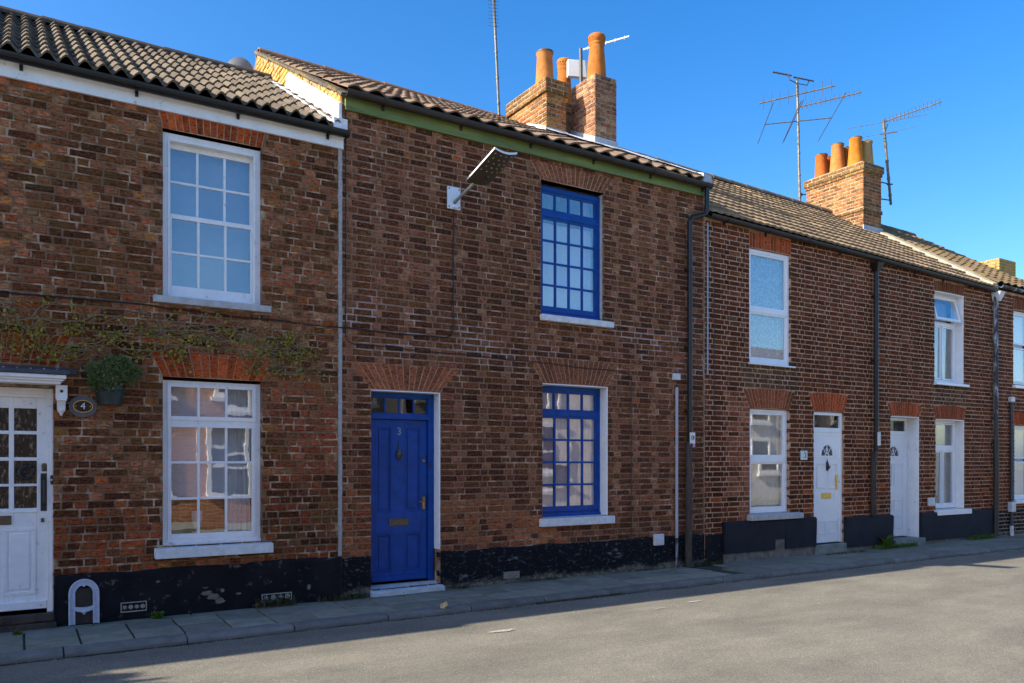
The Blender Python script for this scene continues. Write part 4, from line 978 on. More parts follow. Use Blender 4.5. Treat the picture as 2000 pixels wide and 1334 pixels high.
sub(S1, "flashing", "flashing_white", lambda m: (m.hexa([(7.15, 2.18, rz2(2.18) - .02), (7.59, 2.18, rz2(2.18) - .02), (7.59, 2.2, rz2(2.2) - .02), (7.15, 2.2, rz2(2.2) - .02), (7.15, 2.185, rz2(2.2) + .10), (7.59, 2.185, rz2(2.2) + .10), (7.59, 2.2, rz2(2.2) + .10), (7.15, 2.2, rz2(2.2) + .10)]),
    m.hexa([(7.15, 2.2, rz2(2.2) - .02), (7.168, 2.2, rz2(2.2) - .02), (7.168, 2.75, rz2(2.75)), (7.15, 2.75, rz2(2.75)), (7.155, 2.2, rz2(2.2) + .12), (7.168, 2.2, rz2(2.2) + .12), (7.168, 2.75, rz2(2.75) + .06), (7.155, 2.75, rz2(2.75) + .06)])), bevel=.003)
sub(S2, "flashing", "lead_grey", lambda m: (m.box(7.825, 8.305, 1.782, 1.8, rz2(1.8) - .05, rz2(1.8) + .17), m.hexa([(7.825, 1.8, rz2(1.8) - .05), (7.84, 1.8, rz2(1.8) - .05), (7.84, 2.44, rz2(2.44) - .02), (7.825, 2.44, rz2(2.44) - .02), (7.825, 1.8, rz2(1.8) + .17), (7.84, 1.8, rz2(1.8) + .17), (7.84, 2.44, rz2(2.44) + .15), (7.825, 2.44, rz2(2.44) + .15)])), bevel=.003)
def apron(H):
    for (xa, xb, ya, yb) in ((7.05, 7.8, 1.85, 2.2), (7.3, 7.86, 1.5, 2.3), (7.7, 8.43, 1.2, 1.8), (7.95, 8.44, .55, 1.25), (8.16, 8.445, -.08, .6)):
        n = 6; m = MB()
        for i in range(n):
            a, b = xa + (xb - xa) * i / n, xa + (xb - xa) * (i + 1) / n; j = [J(.012) for _ in range(4)]
            m.add([(a, ya + j[0], rz2(ya) + .085), (b, ya + j[1], rz2(ya) + .085), (b, yb, rz2(yb) + .09), (a, yb, rz2(yb) + .09)], [(0, 1, 2, 3)])
        m.obj("flashing", "flashing_white", H)
apron(H2)
sub(H2, "gutter_end", "lead_grey", lambda m: m.hexa([(8.30, -.12, 5.46), (8.46, -.12, 5.44), (8.46, .2, 5.5), (8.30, .2, 5.5), (8.30, -.12, 5.60), (8.46, -.12, 5.58), (8.46, .2, 5.7), (8.30, .2, 5.72)]))

# ---- house 3 and 4
H3 = thing("terraced_house", "red-brown brick house with a brass letterbox in its white door and a number 2 plaque", "house", (8.45, 0, 0))
H4 = thing("terraced_house", "red-brown brick house with white painted window reveals between two black downpipes towards the right", "house", (12.4, 0, 0))
holes3 = [(9.378, 10.319, 2.975, 4.726), (9.389, 10.282, .68, 2.295), (10.876, 11.633, .10, 2.298)]
holes4 = [(12.937, 13.784, .10, 2.285), (14.285, 15.24, 2.95, 4.624), (14.318, 15.258, .60, 2.270)]
wall3 = front_wall(H3, 8.445, 12.425, 5.03, 4.95, holes3, "mortar_right", ridge=(3.3, 7.27), back=6.2)
wall4 = front_wall(H4, 12.43, 16.32, 4.95, 4.82, holes4, "mortar_right", ridge=(3.3, 7.1), back=6.2)
it = course_items(8.45, 12.42, .0, 5.02, holes3, [(9.389, 10.282, 2.295, 2.607, .14), (10.876, 11.633, 2.298, 2.607, .13), (9.378, 10.319, 4.726, 4.955, .0)], tint_h3, random.Random(33), course=.0745, wave=.003, jit=.003)
split_black(wall3, wall_items(it), .2, "brick_right")
it = course_items(12.435, 16.31, .0, 4.9, holes4, [(12.937, 13.784, 2.285, 2.533, .09), (14.318, 15.258, 2.27, 2.533, .1), (14.285, 15.24, 4.624, 4.81, .03)], tint_h4, random.Random(44), course=.0745, wave=.003, jit=.003)
split_black(wall4, wall_items(it), .2, "brick_right")
arch(H3, 9.378, 10.319, 4.728, 4.955, .0, 14, REDB, proud=.003); arch(H3, 9.389, 10.282, 2.297, 2.607, .14, 15, near_arch((.30, .13, .085), (.25, .12, .08)), seg=.03); arch(H3, 10.876, 11.633, 2.30, 2.607, .13, 13, REDB, seg=.03)
arch(H4, 12.937, 13.784, 2.287, 2.535, .09, 14, REDB, seg=.03); arch(H4, 14.318, 15.258, 2.272, 2.53, .1, 15, near_arch((.30, .105, .06), (.24, .09, .055)), seg=.03); arch(H4, 14.285, 15.24, 4.626, 4.81, .03, 16, DULLR)
gutter(H3, 8.47, 12.42, 5.00, 4.90, y=-.02, r=.055, mat="brown_gutter", every=.9, off=.35); gutter(H4, 12.43, 16.3, 4.90, 4.79, y=-.02, r=.055, mat="brown_gutter", every=.9, off=.3)
T34 = lambda rng, c, r, p: (lambda f: (.34 * f, .24 * f, .145 * f))(rng.uniform(.82, 1.12))
roof(H3, 8.44, 12.42, 5.095, 4.985, 3.3, 7.31, 7.22, "tile_right", .30, .335, 2, .008, 'roman', T34, yE=-.075, ridge_tint=(.16, .13, .09), ridge_mat="tile_right")
roof(H4, 12.42, 16.26, 4.985, 4.875, 3.3, 7.22, 7.12, "tile_right", .30, .335, 2, .008, 'roman', T34, yE=-.075, ridge_tint=(.16, .13, .09), ridge_mat="tile_right", skip=lambda p: 15.6 < p.x < 16.3 and 2.3 < p.y < 3.95)
def upvc(parent, x0, x1, z0, z1, y, lights, wl=.055, wr=.055):
    fr = MB(); frame_box(fr, x0, x1, z0, z1, y, y + .07, wl, wr, .05, .06)
    ps = []
    for (a, b, c, d, opn) in lights:
        if opn: continue
        frame_box(fr, a, b, c, d, y + .008, y + .055, .032, .032, .032, .032); ps.append((a + .03, b - .03, c + .03, d - .03, y + .03))
    W = fr.obj("window", "white_upvc", parent, bevel=.004); panes(W, ps, "glass_new", random.Random(int(x0))); return W, fr
W3u, _ = upvc(H3, 9.378, 10.319, 2.99, 4.72, .04, [(9.43, 10.265, 3.83, 4.67, 0), (9.43, 10.265, 3.05, 3.77, 0)]); sub(W3u, "transom", "white_upvc", lambda m: m.box(9.432, 10.264, .038, .1, 3.765, 3.835), bevel=.003)
sill(W3u, 9.35, 10.38, 2.955, 2.99, -.05, .05, "white_upvc")
W3l, _ = upvc(H3, 9.389, 10.282, .70, 2.29, .05, [(9.44, 10.23, 1.56, 2.24, 0), (9.44, 10.23, .76, 1.48, 0)]); sub(W3l, "transom", "white_upvc", lambda m: m.box(9.442, 10.228, .045, .11, 1.475, 1.565), bevel=.003)
sill(W3l, 9.323, 10.501, .60, .698, -.10, .06, "sill_grey")
curtain("white lace net curtain in the upper window of the house right of the blue one", 9.42, 10.27, 3.05, 4.68, .12, "fabric_lace", .006, 10)
curtain("cream net curtain in the ground floor window left of the brass letterbox door", 9.42, 10.24, .74, 2.25, .17, "fabric_cream", .012, 9)
def toy():
    m = MB(); 
    for (x, z, r) in ((9.52, 3.22, .10), (9.62, 3.14, .12), (9.57, 3.33, .06), (9.70, 3.08, .08)): m.lathe([(r * math.cos(a), r * math.sin(a)) for a in [-math.pi / 2 + math.pi * k / 8 for k in range(9)]], (x, .145, z), 14)
    tag(m.obj("soft_toy", "fabric_white", smooth=True), "white soft toy leaning inside the lower pane of the lace curtained upper window", "soft toy")
# upper right window with open top light
W4u, _ = upvc(H4, 14.285, 15.23, 2.955, 4.62, .136, [(14.34, 14.73, 3.02, 4.03, 0), (14.76, 15.175, 3.02, 4.03, 0)]); sub(W4u, "transom", "white_upvc", lambda m: m.box(14.342, 15.172, .132, .19, 4.03, 4.10), bevel=.003)
def open_light():
    m = MB(); frame_box(m, -.41, .41, -.46, 0, -.02, .025, .045, .045, .045, .045); ob = m.obj("open_light", "white_upvc", None, bevel=.003)
    M = Matrix.Translation((14.755, .125, 4.555)) @ Matrix.Rotation(R(-14), 4, 'X'); ob.matrix_basis = M; WM[ob.name] = M.copy(); ob.parent = W4u; ob.matrix_parent_inverse = WM[W4u.name].inverted()
    g = MB(); g.box(-.375, .375, .0, .004, -.425, -.035); o = bpy.data.objects.new("pane", g.mesh("pane", "glass_new")); put(o, W4u, M)
open_light()
sill(W4u, 14.252, 15.35, 2.895, 2.955, -.06, .13, "white_upvc")
W4l, _ = upvc(H4, 14.318, 15.25, .61, 2.262, .155, [(14.37, 15.2, 1.76, 2.21, 0), (14.37, 14.79, .67, 1.69, 0), (14.82, 15.2, .67, 1.69, 0)]); sub(W4l, "transom", "white_upvc", lambda m: m.box(14.372, 15.198, .15, .21, 1.69, 1.76), bevel=.003)
sill(W4l, 14.269, 15.39, .50, .605, -.08, .15, "white_upvc")
curtain("grey blue curtain in the upper window with its top light open", 14.4, 15.2, 3.0, 4.5, .30, "blind_fabric", .01, 6); curtain("pale net curtain in the ground floor window beside the deep white door recess", 14.9, 15.22, .65, 2.2, .32, "blind_fabric", .014, 5)
curtain("white curtain at the left of the ground floor window beside the deep white door recess", 14.34, 14.6, .65, 2.2, .34, "fabric_white", .014, 5)
for (a, b, z0, z1, d) in ((15.228, 15.2385, 2.957, 4.62, .136), (15.246, 15.2565, .607, 2.266, .155), (13.77, 13.7825, .10, 2.283, .22)):
    sub(H4, "window_reveal" if z0 > .2 else "door_reveal", "white_paint", lambda m: m.box(a, b, -.003, d, z0, z1), bevel=.002)
for (a, b, z, d) in ((14.287, 15.2275, 4.6225, .136), (14.32, 15.2455, 2.2685, .155), (12.939, 13.7695, 2.2835, .22)):
    sub(H4, "soffit_reveal", "white_paint", lambda m: m.box(a, b, .0, d, z - .012, z))
def white_door(H, x0, x1, y, z0, ztop, leaf_top, full, step):
    fr = MB(); frame_box(fr, x0, x1, z0, ztop, y - .015, y + .06, .045, .055, .05, .0); fr.box(x0 + .045, x1 - .055, y - .012, y + .05, leaf_top, leaf_top + .075)
    F = fr.obj("door_frame", "white_upvc", H, bevel=.004)
    panes(F, [(x0 + .045, x1 - .055, leaf_top + .075, ztop - .05, y + .02)], "glass_dark")
    lx0, lx1 = x0 + .045, x1 - .055; cx = (lx0 + lx1) / 2; w_ = lx1 - lx0
    d = MB(); d.box(lx0, lx1, y, y + .045, z0 + .01, leaf_top); frame_box(d, lx0, lx1, z0 + .01, leaf_top, y - .006, y + .01, .06, .06, .06, .06)
    D = d.obj("door", "white_upvc", H, bevel=.003); r = .165; zc = 1.585
    pts = [(cx + r * math.cos(math.pi * k / 14), zc + r * 1.12 * math.sin(math.pi * k / 14)) for k in range(15)]
    sub(D, "fan_moulding", "white_upvc", lambda m: (m.tube([(a, y - .004, b) for a, b in pts], .018, 6), m.box(cx - r - .015, cx + r + .015, y - .014, y + .002, zc - .035, zc)), smooth=False)
    g = MB(); g.add([(cx, y - .004, zc)] + [(a * .93 + cx * .07, y - .004, b * .93 + zc * .07) for a, b in pts] + [(cx, y + .004, zc)] + [(a * .93 + cx * .07, y + .004, b * .93 + zc * .07) for a, b in pts],
                    [(0, i + 1, i + 2) for i in range(14)] + [(16, 16 + i + 2, 16 + i + 1) for i in range(14)]); g.obj("fan_glass", "lead_dark", D)
    sub(D, "fan_bars", "white_upvc", lambda m: [m.tube([(cx + .03 * math.cos(a), y - .006, zc + .03 * math.sin(a)), (cx + r * math.cos(a), y - .006, zc + r * 1.1 * math.sin(a))], .006, 6) for a in (R(50), R(90), R(130))] + [m.tube([(cx + .045 * math.cos(k * math.pi / 8), y - .007, zc + .045 * math.sin(k * math.pi / 8)) for k in range(9)], .008, 6), m.tube([(cx + .022 * math.cos(k * math.pi / 5), y - .007, zc + .1 + .026 * math.sin(k * math.pi / 5)) for k in range(11)], .005, 5, False)])
    pa = [(lx0 + .075, cx - .03), (cx + .03, lx1 - .075)]
    for a, b in pa:
        for c, e in ((1.05, 1.46), (z0 + .15, .52), (.60, .80)):
            if full or c != .60: sub(D, "panel", "white_upvc", lambda m: (panelled(m, a, b, c, e, y - .006, .016)), bevel=.003)
    return F, D, cx, lx0, lx1
F3, D3, cx, lx0, lx1 = white_door(H3, 10.878, 11.631, .045, .155, 2.292, 1.965, False, 0)
sub(D3, "letterbox", "gold", lambda m: (m.box(cx - .13, cx + .10, .03, .045, .885, .975), m.box(cx - .11, cx + .08, .026, .032, .90, .96)), bevel=.003)
sub(D3, "handle", "gold", lambda m: (m.box(11.475, 11.51, .025, .04, 1.03, 1.27), m.tube([(11.492, .03, 1.16), (11.492, -.01, 1.16), (11.42, -.015, 1.16)], .009)), bevel=.003)
sub(D3, "knocker", "black_iron", lambda m: (m.lathe([(0, 0), (.02, .02), (.035, .08), (.02, .14), (.006, .17), (0, .22)], (cx, .03, 1.33), 10), m.tube([(cx + .03 * math.cos(a), .0, 1.42 - .05 * math.sin(a)) for a in [math.pi * k / 6 for k in range(7)]], .007)))
sub(H3, "door_step", "concrete", lambda m: m.box(10.86, 11.65, -.05, .05, -.02, .145), bevel=.01)
F4, D4, cx4, a4, b4 = white_door(H4, 12.939, 13.768, .225, .13, 2.27, 1.96, True, 0)
sub(D4, "letterbox", "white_upvc", lambda m: m.box(cx4 - .12, cx4 + .12, .205, .225, .86, .93), bevel=.003)
sub(H4, "door_step", "concrete", lambda m: m.box(12.94, 13.83, -.10, .22, -.02, .125), bevel=.01)
# plinths of houses 3 and 4
def rplinth(H, x0, x1, z1, z0, notch=None):
    m = MB(); n = max(4, int((x1 - x0) / .12)); rng = random.Random(int(x0))
    xs = [x0 + (x1 - x0) * i / n for i in range(n + 1)]
    for a, b in zip(xs, xs[1:]):
        lo = z0
        if notch and notch[0] < (a + b) / 2 < notch[1]: lo = z0 + .16
        if lo >= z1: continue
        m.hexa([(a, -.05, lo), (b, -.05, lo), (b, .02, lo), (a, .02, lo), (a, -.062, z1 - .03), (b, -.062, z1 - .03), (b, .02, z1), (a, .02, z1)])
        m.hexa([(a, -.062, z1 - .03), (b, -.062, z1 - .03), (b, .02, z1 - .031), (a, .02, z1 - .031), (a, -.04, z1), (b, -.04, z1), (b, .02, z1 + .001), (a, .02, z1 + .001)])
    bmx = m.obj("plinth", "charcoal_render", H)
    sub(H, "footing", "plinth_base", lambda q: q.box(x0 + .01, x1 - .01, -.028, .02, -.02, z0 + .17), bevel=.01)
rplinth(H3, 8.80, 10.87, .60, .13, (9.95, 10.12)); rplinth(H3, 11.64, 12.42, .565, .06); rplinth(H4, 12.425, 12.93, .56, .06, (12.62, 12.74)); rplinth(H4, 13.79, 16.18, .56, .05)
sub(H3, "plinth", "black_render", lambda m: m.box(8.46, 8.80, -.012, .02, -.02, .42), bevel=.006)
# chimney of house 4
P2T = lambda rng, z, e: pal(rng, [(3, (.33, .18, .09)), (3, (.17, .085, .05)), (2, (.36, .25, .14)), (2.4, (.10, .062, .043)), (1, (.42, .17, .06))]) if not e else pal(rng, [(2, (.12, .10, .045)), (1, (.17, .15, .06)), (1, (.12, .075, .045))])
S4 = stack(H4, 15.67, 16.33, 2.4, 3.88, 6.5, 8.02, "brick_stack", P2T, ((7.87, 8.02, .045), (7.80, 7.87, .02), (6.98, 7.05, .02)), seed=6, label="broad brick chimney stack with six pots")
sub(S4, "mortar_cap", "mortar_fillet", lambda m: m.hexa([(15.64, 2.37, 8.02), (16.36, 2.37, 8.02), (16.36, 3.91, 8.02), (15.64, 3.91, 8.02), (15.75, 2.48, 8.08), (16.25, 2.48, 8.08), (16.25, 3.8, 8.08), (15.75, 3.8, 8.08)]), bevel=.006)
for x, D_, zt, mt in ((15.86, 11.03, 8.69, "terracotta_ochre"), (15.86, 11.49, 8.70, "terracotta_pale"), (15.86, 11.92, 8.60, "terracotta_red"), (16.19, 11.0, 8.66, "terracotta_drab"), (16.19, 11.5, 8.68, "terracotta"), (16.19, 11.98, 8.62, "terracotta")):
    pot(S4, x, D_ - 8.31, 8.05, zt, .17 if mt != "terracotta_red" else .15, .128, mt)
rz4 = lambda y: 4.875 + (y + .075) * .6652
sub(S4, "flashing", "lead_grey", lambda m: m.box(15.655, 16.345, 2.378, 2.4, rz4(2.4) - .05, rz4(2.4) + .13), bevel=.003)
def fillet(m):
    n = 26
    for i in range(n):
        a, b = -.07 + i * 3.4 / n, -.07 + (i + 1) * 3.4 / n; j = [.012 * mnoise.noise(Vector((a * 4, 1, 1))), .012 * mnoise.noise(Vector((b * 4, 1, 1)))]
        m.hexa([(16.12 + j[0] * 3, a, rz4(a)), (16.36, a, rz4(a)), (16.36, b, rz4(b)), (16.12 + j[1] * 3, b, rz4(b)), (16.17 + j[0], a, rz4(a) + .085 + j[0]), (16.33, a, rz4(a) + .11 + j[0]), (16.33, b, rz4(b) + .11 + j[1]), (16.17 + j[1], b, rz4(b) + .085 + j[1])])
sub(H4, "mortar_fillet", "mortar_fillet", fillet)

# ---- house 5 and the ones beyond
H5 = thing("terraced_house", "brick house with a mossy tiled roof cut off by the picture's right edge", "house", (16.33, 0, 0))
holes5 = [(17.08, 18.02, 3.03, 4.568), (17.119, 18.05, .70, 2.224)]
wall5 = front_wall(H5, 16.33, 18.95, 4.90, 4.86, holes5, "mortar_right", ridge=(3.3, 7.05), back=6.2)
it = course_items(16.34, 18.94, .0, 4.86, holes5, [(17.08, 18.02, 4.568, 4.8, .02), (17.119, 18.05, 2.224, 2.49, .1)], tint_h4, random.Random(55), course=.0745, wave=.003)
split_black(wall5, wall_items(it), .5, "brick_right")
arch(H5, 17.119, 18.05, 2.226, 2.49, .1, 14, REDB); arch(H5, 17.08, 18.02, 4.57, 4.8, .02, 15, DULLR)
gutter(H5, 16.4, 18.98, 4.90, 4.87, y=-.03, r=.055, mat="peeling_pipe", every=.9, off=.3)
roof(H5, 16.34, 18.98, 4.99, 4.96, 3.3, 7.12, 7.10, "tile_far", .26, .30, 1, .018, 'pan', lambda rng, c, r, p: (lambda f: (.22 * f, .15 * f, .09 * f))(rng.uniform(.7, 1.2)), yE=-.075, ridge_mat="tile_far", ridge_tint=(.12, .09, .06))
for (x0, x1, z0, z1) in ((17.09, 18.01, 3.04, 4.56), (17.13, 18.04, .71, 2.22)):
    zm = (z0 + z1) / 2 + .05; W, _ = upvc(H5, x0, x1, z0, z1, .09, [(x0 + .05, x1 - .05, zm + .03, z1 - .05, 0), (x0 + .05, x1 - .05, z0 + .06, zm - .03, 0)]); sill(W, x0 - .06, x1 + .06, z0 - .075, z0, -.06, .09, "white_upvc")
    curtain("pale curtain in the %s window of the house at the right edge" % ("upper" if z0 > 2 else "ground floor"), x0 + .05, x1 - .05, z0 + .05, z1 - .05, .25, "fabric_white", .015, 8)
H6 = thing("terraced_house", "far brick house beyond the right edge of the row with a lichen covered chimney", "house", (19.2, 0, 0))
def far(m):
    m.box(19.0, 26, .05, 6.2, -.05, 4.6); m.add([(19.0, .05, 4.6), (26, .05, 4.6), (26, 6.2, 4.6), (19.0, 6.2, 4.6), (19.0, 3.1, 6.2), (26, 3.1, 6.2)], [(0, 4, 3)])
m = MB(); far(m); m.obj("wall", "brick_opposite", H6)
roof(H6, 19.0, 26, 4.62, 4.62, 3.1, 6.3, 6.3, "tile_far", .30, .34, 1, .018, 'pan', lambda rng, c, r, p: (.2, .14, .08), yE=-.0, limit=60, ridge_mat="tile_far")
S6 = stack(H6, 21.9, 22.75, 2.7, 3.5, 5.9, 6.83, "brick_lichen", lambda rng, z, e: pal(rng, [(2, (.20, .18, .08)), (1, (.13, .11, .06))]), (), seed=9)
# neighbour at the left, outside the picture: only its shadow is seen
H0 = thing("terraced_house", "brick end house left of the picture whose eaves throw the roadside shadow", "house", (-8, 0, 0))
m = MB(); m.box(-14, -4.74, .0, 5.8, -.05, 5.05); m.add([(-14, 0, 5.05), (-14, 5.8, 5.05), (-14, 2.9, 6.8), (-4.74, 0, 5.05), (-4.74, 5.8, 5.05), (-4.74, 2.9, 6.8)], [(0, 2, 1), (3, 4, 5)]); m.obj("wall", "brick_opposite", H0)
m = MB(); m.hexa([(-14, -.20, 5.06), (-4.72, -.20, 5.06), (-4.72, 2.9, 6.82), (-14, 2.9, 6.82), (-14, -.20, 5.22), (-4.72, -.20, 5.22), (-4.72, 2.9, 6.97), (-14, 2.9, 6.97)]); m.hexa([(-14, 2.9, 6.82), (-4.72, 2.9, 6.82), (-4.72, 6, 5.06), (-14, 6, 5.06), (-14, 2.9, 6.97), (-4.72, 2.9, 6.97), (-4.72, 6, 5.2), (-14, 6, 5.2)]); m.obj("roof", "tile_left", H0)
m = MB(); frame_box(m, -7.2, -6.2, 3.1, 4.6, -.03, .06, .06, .06, .06, .06); m.obj("window", "white_paint", H0)

# ---- pipes
def pipe(H, name, mat, pts, r=.034, clips=(), rad=None):
    m = MB(); m.tube(pts, r, 12)
    for (x, y, z) in clips: m.lathe([(r + .001, -.02), (r + .009, -.018), (r + .009, .018), (r + .001, .02)], (x, y, z), 12); m.box(x - .05, x + .05, y + r * .6, 0.002, z - .014, z + .014)
    return m.obj(name, mat, H, smooth=False)
pipe(H2, "downpipe", "black_plastic", [(8.385, -.10, 5.40), (8.385, -.10, 5.08), (8.36, -.09, 5.03), (8.13, -.065, 4.95), (8.09, -.06, 4.90), (8.09, -.06, 1.72)], .036, [(8.09, -.06, 4.2), (8.09, -.06, 3.1), (8.09, -.06, 2.2)])
pipe(H2, "downpipe", "rust_pipe", [(8.085, -.065, 1.74), (8.06, -.07, 1.68), (8.055, -.07, -.01)], .048, [(8.055, -.07, .9)])
S_t = thing("downpipe_sticker", "small white and pink sticker with a dark round symbol on a black downpipe", "sticker", (8.1, -.1, 1.8))
sub(S_t, "sheet", "sign_white", lambda m: m.box(8.05, 8.148, -.106, -.1, 1.745, 1.90)); sub(S_t, "band", "sign_pink", lambda m: m.box(8.05, 8.148, -.107, -.1, 1.695, 1.7445))
sub(S_t, "symbol", "sign_black", lambda m: (m.tube([(8.10 + .026 * math.cos(a), -.108, 1.825 + .032 * math.sin(a)) for a in [2 * math.pi * k / 14 for k in range(15)]], .004, 5, False), m.add([(8.098, -.109, 1.81), (8.135, -.109, 1.825), (8.098, -.109, 1.843), (8.108, -.109, 1.826)], [(0, 3, 2), (0, 1, 3), (1, 2, 3)])))
pipe(H3, "downpipe", "black_plastic", [(12.42, -.07, 4.85), (12.42, -.07, 1.70), (12.37, -.06, 1.62)], .036, [(12.42, -.07, 4.3), (12.42, -.07, 3.2), (12.42, -.07, 2.2)])
pipe(H3, "downpipe", "rust_pipe", [(12.36, -.06, 1.66), (12.35, -.06, .57)], .046)
sub(H3, "hopper", "black_plastic", lambda m: m.hexa([(12.38, -.11, 4.72), (12.46, -.11, 4.72), (12.46, -.02, 4.72), (12.38, -.02, 4.72), (12.33, -.17, 4.86), (12.52, -.17, 4.86), (12.52, -.01, 4.86), (12.33, -.01, 4.86)]), bevel=.004)
sub(H3, "pipe_sleeve", "white_box", lambda m: m.tube([(12.445, -.075, 1.99), (12.445, -.075, 1.76)], .05, 12))
pipe(H4, "downpipe", "peeling_pipe", [(16.26, -.07, 4.75), (16.27, -.07, 3.0), (16.26, -.07, 1.9)], .042, [(16.265, -.07, 3.9), (16.265, -.07, 2.8)])
pipe(H4, "downpipe", "black_iron", [(16.265, -.07, 1.92), (16.27, -.075, 1.2), (16.26, -.07, .02)], .05, [(16.27, -.07, 1.85), (16.26, -.07, .62)])
sub(H4, "hopper", "white_box", lambda m: m.hexa([(16.24, -.13, 4.62), (16.33, -.13, 4.62), (16.33, -.02, 4.62), (16.24, -.02, 4.62), (16.20, -.19, 4.80), (16.40, -.19, 4.80), (16.40, -.01, 4.80), (16.20, -.01, 4.80)]), bevel=.004)
# ------------------------------------------------------------------ street light, cables, boxes
L_ = thing("street_light", "street light with a dark dotted panel head on the wall above the blue door", "street light", (4.35, 0, 4.58))
sub(L_, "wall_plate", "lamp_silver", lambda m: (m.box(4.265, 4.435, -.022, -.002, 4.45, 4.71), m.box(4.32, 4.38, -.05, -.02, 4.46, 4.50)), bevel=.004)
sub(L_, "arm", "galvanised", lambda m: m.tube([(4.35, -.02, 4.52), (4.40, -.12, 4.60), (4.44, -.22, 4.655), (4.47, -.34, 4.705)], .019, 10), smooth=True)
sub(L_, "bolt", "black_iron", lambda m: [m.tube([(x, -.026, z), (x, -.02, z)], .009, 6) for x, z in ((4.285, 4.685), (4.415, 4.685), (4.285, 4.475), (4.415, 4.475))])
hd = MB(); n = 8; vs = []
for (y, z) in ((-.33, 4.70), (-.95, 4.85)):
    for i in range(n + 1):
        u = i / n; x = 4.355 + .285 * u; dip = -.028 * 4 * u * (1 - u); vs += [(x, y, z + dip)]
    for i in range(n + 1):
        u = i / n; x = 4.355 + .285 * u; dip = -.028 * 4 * u * (1 - u); vs += [(x, y, z + dip + .022)]
m_ = n + 1; top, bot = [], []
for i in range(n):
    bot.append((i, i + 1, 2 * m_ + i + 1, 2 * m_ + i)); top.append((m_ + i, 3 * m_ + i, 3 * m_ + i + 1, m_ + i + 1))
    top += [(i, m_ + i, m_ + i + 1, i + 1), (2 * m_ + i, 2 * m_ + i + 1, 3 * m_ + i + 1, 3 * m_ + i)]
top += [(0, 2 * m_, 3 * m_, m_), (n, m_ + n, 3 * m_ + n, 2 * m_ + n)]
hd.add(vs, top); hd.mi = 1; hd.add(vs, bot); hd.obj("lamp_head", ["lamp_silver", "lamp_panel"], L_)
def leds(m):
    for r in range(5):
        for c in range(4):
            u = .14 + c * .235 + (.06 if r % 2 else 0); v = .42 + r * .125; y = -.33 - .62 * v; z = 4.70 + .15 * v - .028 * 4 * u * (1 - u) - .004
            m.lathe([(0, 0), (.0105, .001), (.0105, .006)], (4.355 + .285 * u, y, z), 8)
sub(L_, "light_emitter", "lamp_lens", leds)
sub(L_, "sensor", "black_plastic", lambda m: m.lathe([(0, -.03), (.018, -.025), (.024, 0)], (4.52, -.50, 4.72), 10))
def cable(label, pts, r, mat="black_plastic"):
    m = MB(); m.tube(pts, r, 6); tag(m.obj("cable", mat), label, "cable")
def sag(x0, x1, z0, z1, y, amp, n=24, sd=0): return [(x0 + (x1 - x0) * i / n, y + .004 * math.sin(i * 1.3 + sd), z0 + (z1 - z0) * i / n - amp * math.sin(math.pi * i / n) + .006 * math.sin(i * .9 + sd)) for i in range(n + 1)]
cable("black cable from the left edge under the upper sash window to the street light", sag(-4.5, 1.1, 2.99, 2.985, -.012, .0) + sag(1.2, 4.2, 2.97, 2.93, -.014, .005) + [(4.32, -.014, 2.96), (4.345, -.012, 3.05), (4.345, -.01, 3.8), (4.35, -.012, 4.46)], .0075)
cable("thin dark cable sagging over the blue door and down right of the blue window", [(3.03, -.008, 5.3), (3.03, -.008, 2.85), (3.06, -.008, 2.80)] + sag(3.12, 6.95, 2.775, 2.69, -.008, -.01) + [(7.03, -.008, 2.66), (7.055, -.008, 2.58), (7.055, -.008, .42)], .0055)
cable("thin dark cable down the wall just right of the black downpipe", [(8.62, -.006, 4.95), (8.63, -.006, 2.2), (8.66, -.006, 2.12), (8.80, -.006, 2.10)], .005)
m = MB(); m.box(8.485, 8.505, -.012, .0, 2.75, 4.95); tag(m.obj("cable_trunking", "grey_conduit"), "thin pale trunking strip high on the wall right of the black elbow downpipe", "trunking")
cd_ = thing("conduit", "grey vertical conduit with a white junction box left of the black elbow downpipe", "conduit", (7.87, 0, 1))
sub(cd_, "tube", "grey_conduit", lambda m: m.tube([(7.868, -.03, 2.53), (7.868, -.03, .42)], .021, 10)); sub(cd_, "tube", "peeling_pipe", lambda m: m.tube([(7.868, -.031, .42), (7.868, -.031, .0)], .019, 10))
sub(cd_, "junction_box", "white_box", lambda m: m.box(7.80, 7.925, -.05, -.002, 2.635, 2.725), bevel=.006); sub(cd_, "wire", "black_plastic", lambda m: m.tube([(7.868, -.03, 2.64), (7.868, -.03, 2.52)], .005, 5))
cd2 = thing("conduit", "dark vertical conduit with white boxes at the right edge of the row", "conduit", (16.9, 0, 1))
sub(cd2, "tube", "lead_dark", lambda m: m.tube([(16.92, -.04, 2.66), (16.92, -.04, .05)], .03, 10)); sub(cd2, "junction_box", "white_box", lambda m: (m.box(16.86, 17.0, -.07, -.002, 2.68, 2.78), m.box(16.84, 16.99, -.09, -.002, .48, .68)), bevel=.006); sub(cd2, "sleeve", "white_box", lambda m: m.tube([(16.92, -.041, .2), (16.92, -.041, .0)], .036, 10))
def ubox(label, x0, x1, z0, z1, d=.05):
    t = thing("meter_box", label, "utility box", (x0, 0, z0)); sub(t, "cover", "white_box", lambda m: m.box(x0, x1, -d, -.002, z0, z1), bevel=.01); sub(t, "lid", "white_box", lambda m: m.box(x0 + .012, x1 - .012, -d - .004, -d + .002, z0 + .012, z1 - .012), bevel=.003)
ubox("square white box on the black wall base right of the lower blue window", 7.449, 7.619, .332, .49)
ubox("white box low on the wall between the recessed white door and its window", 14.04, 14.219, .676, .831)
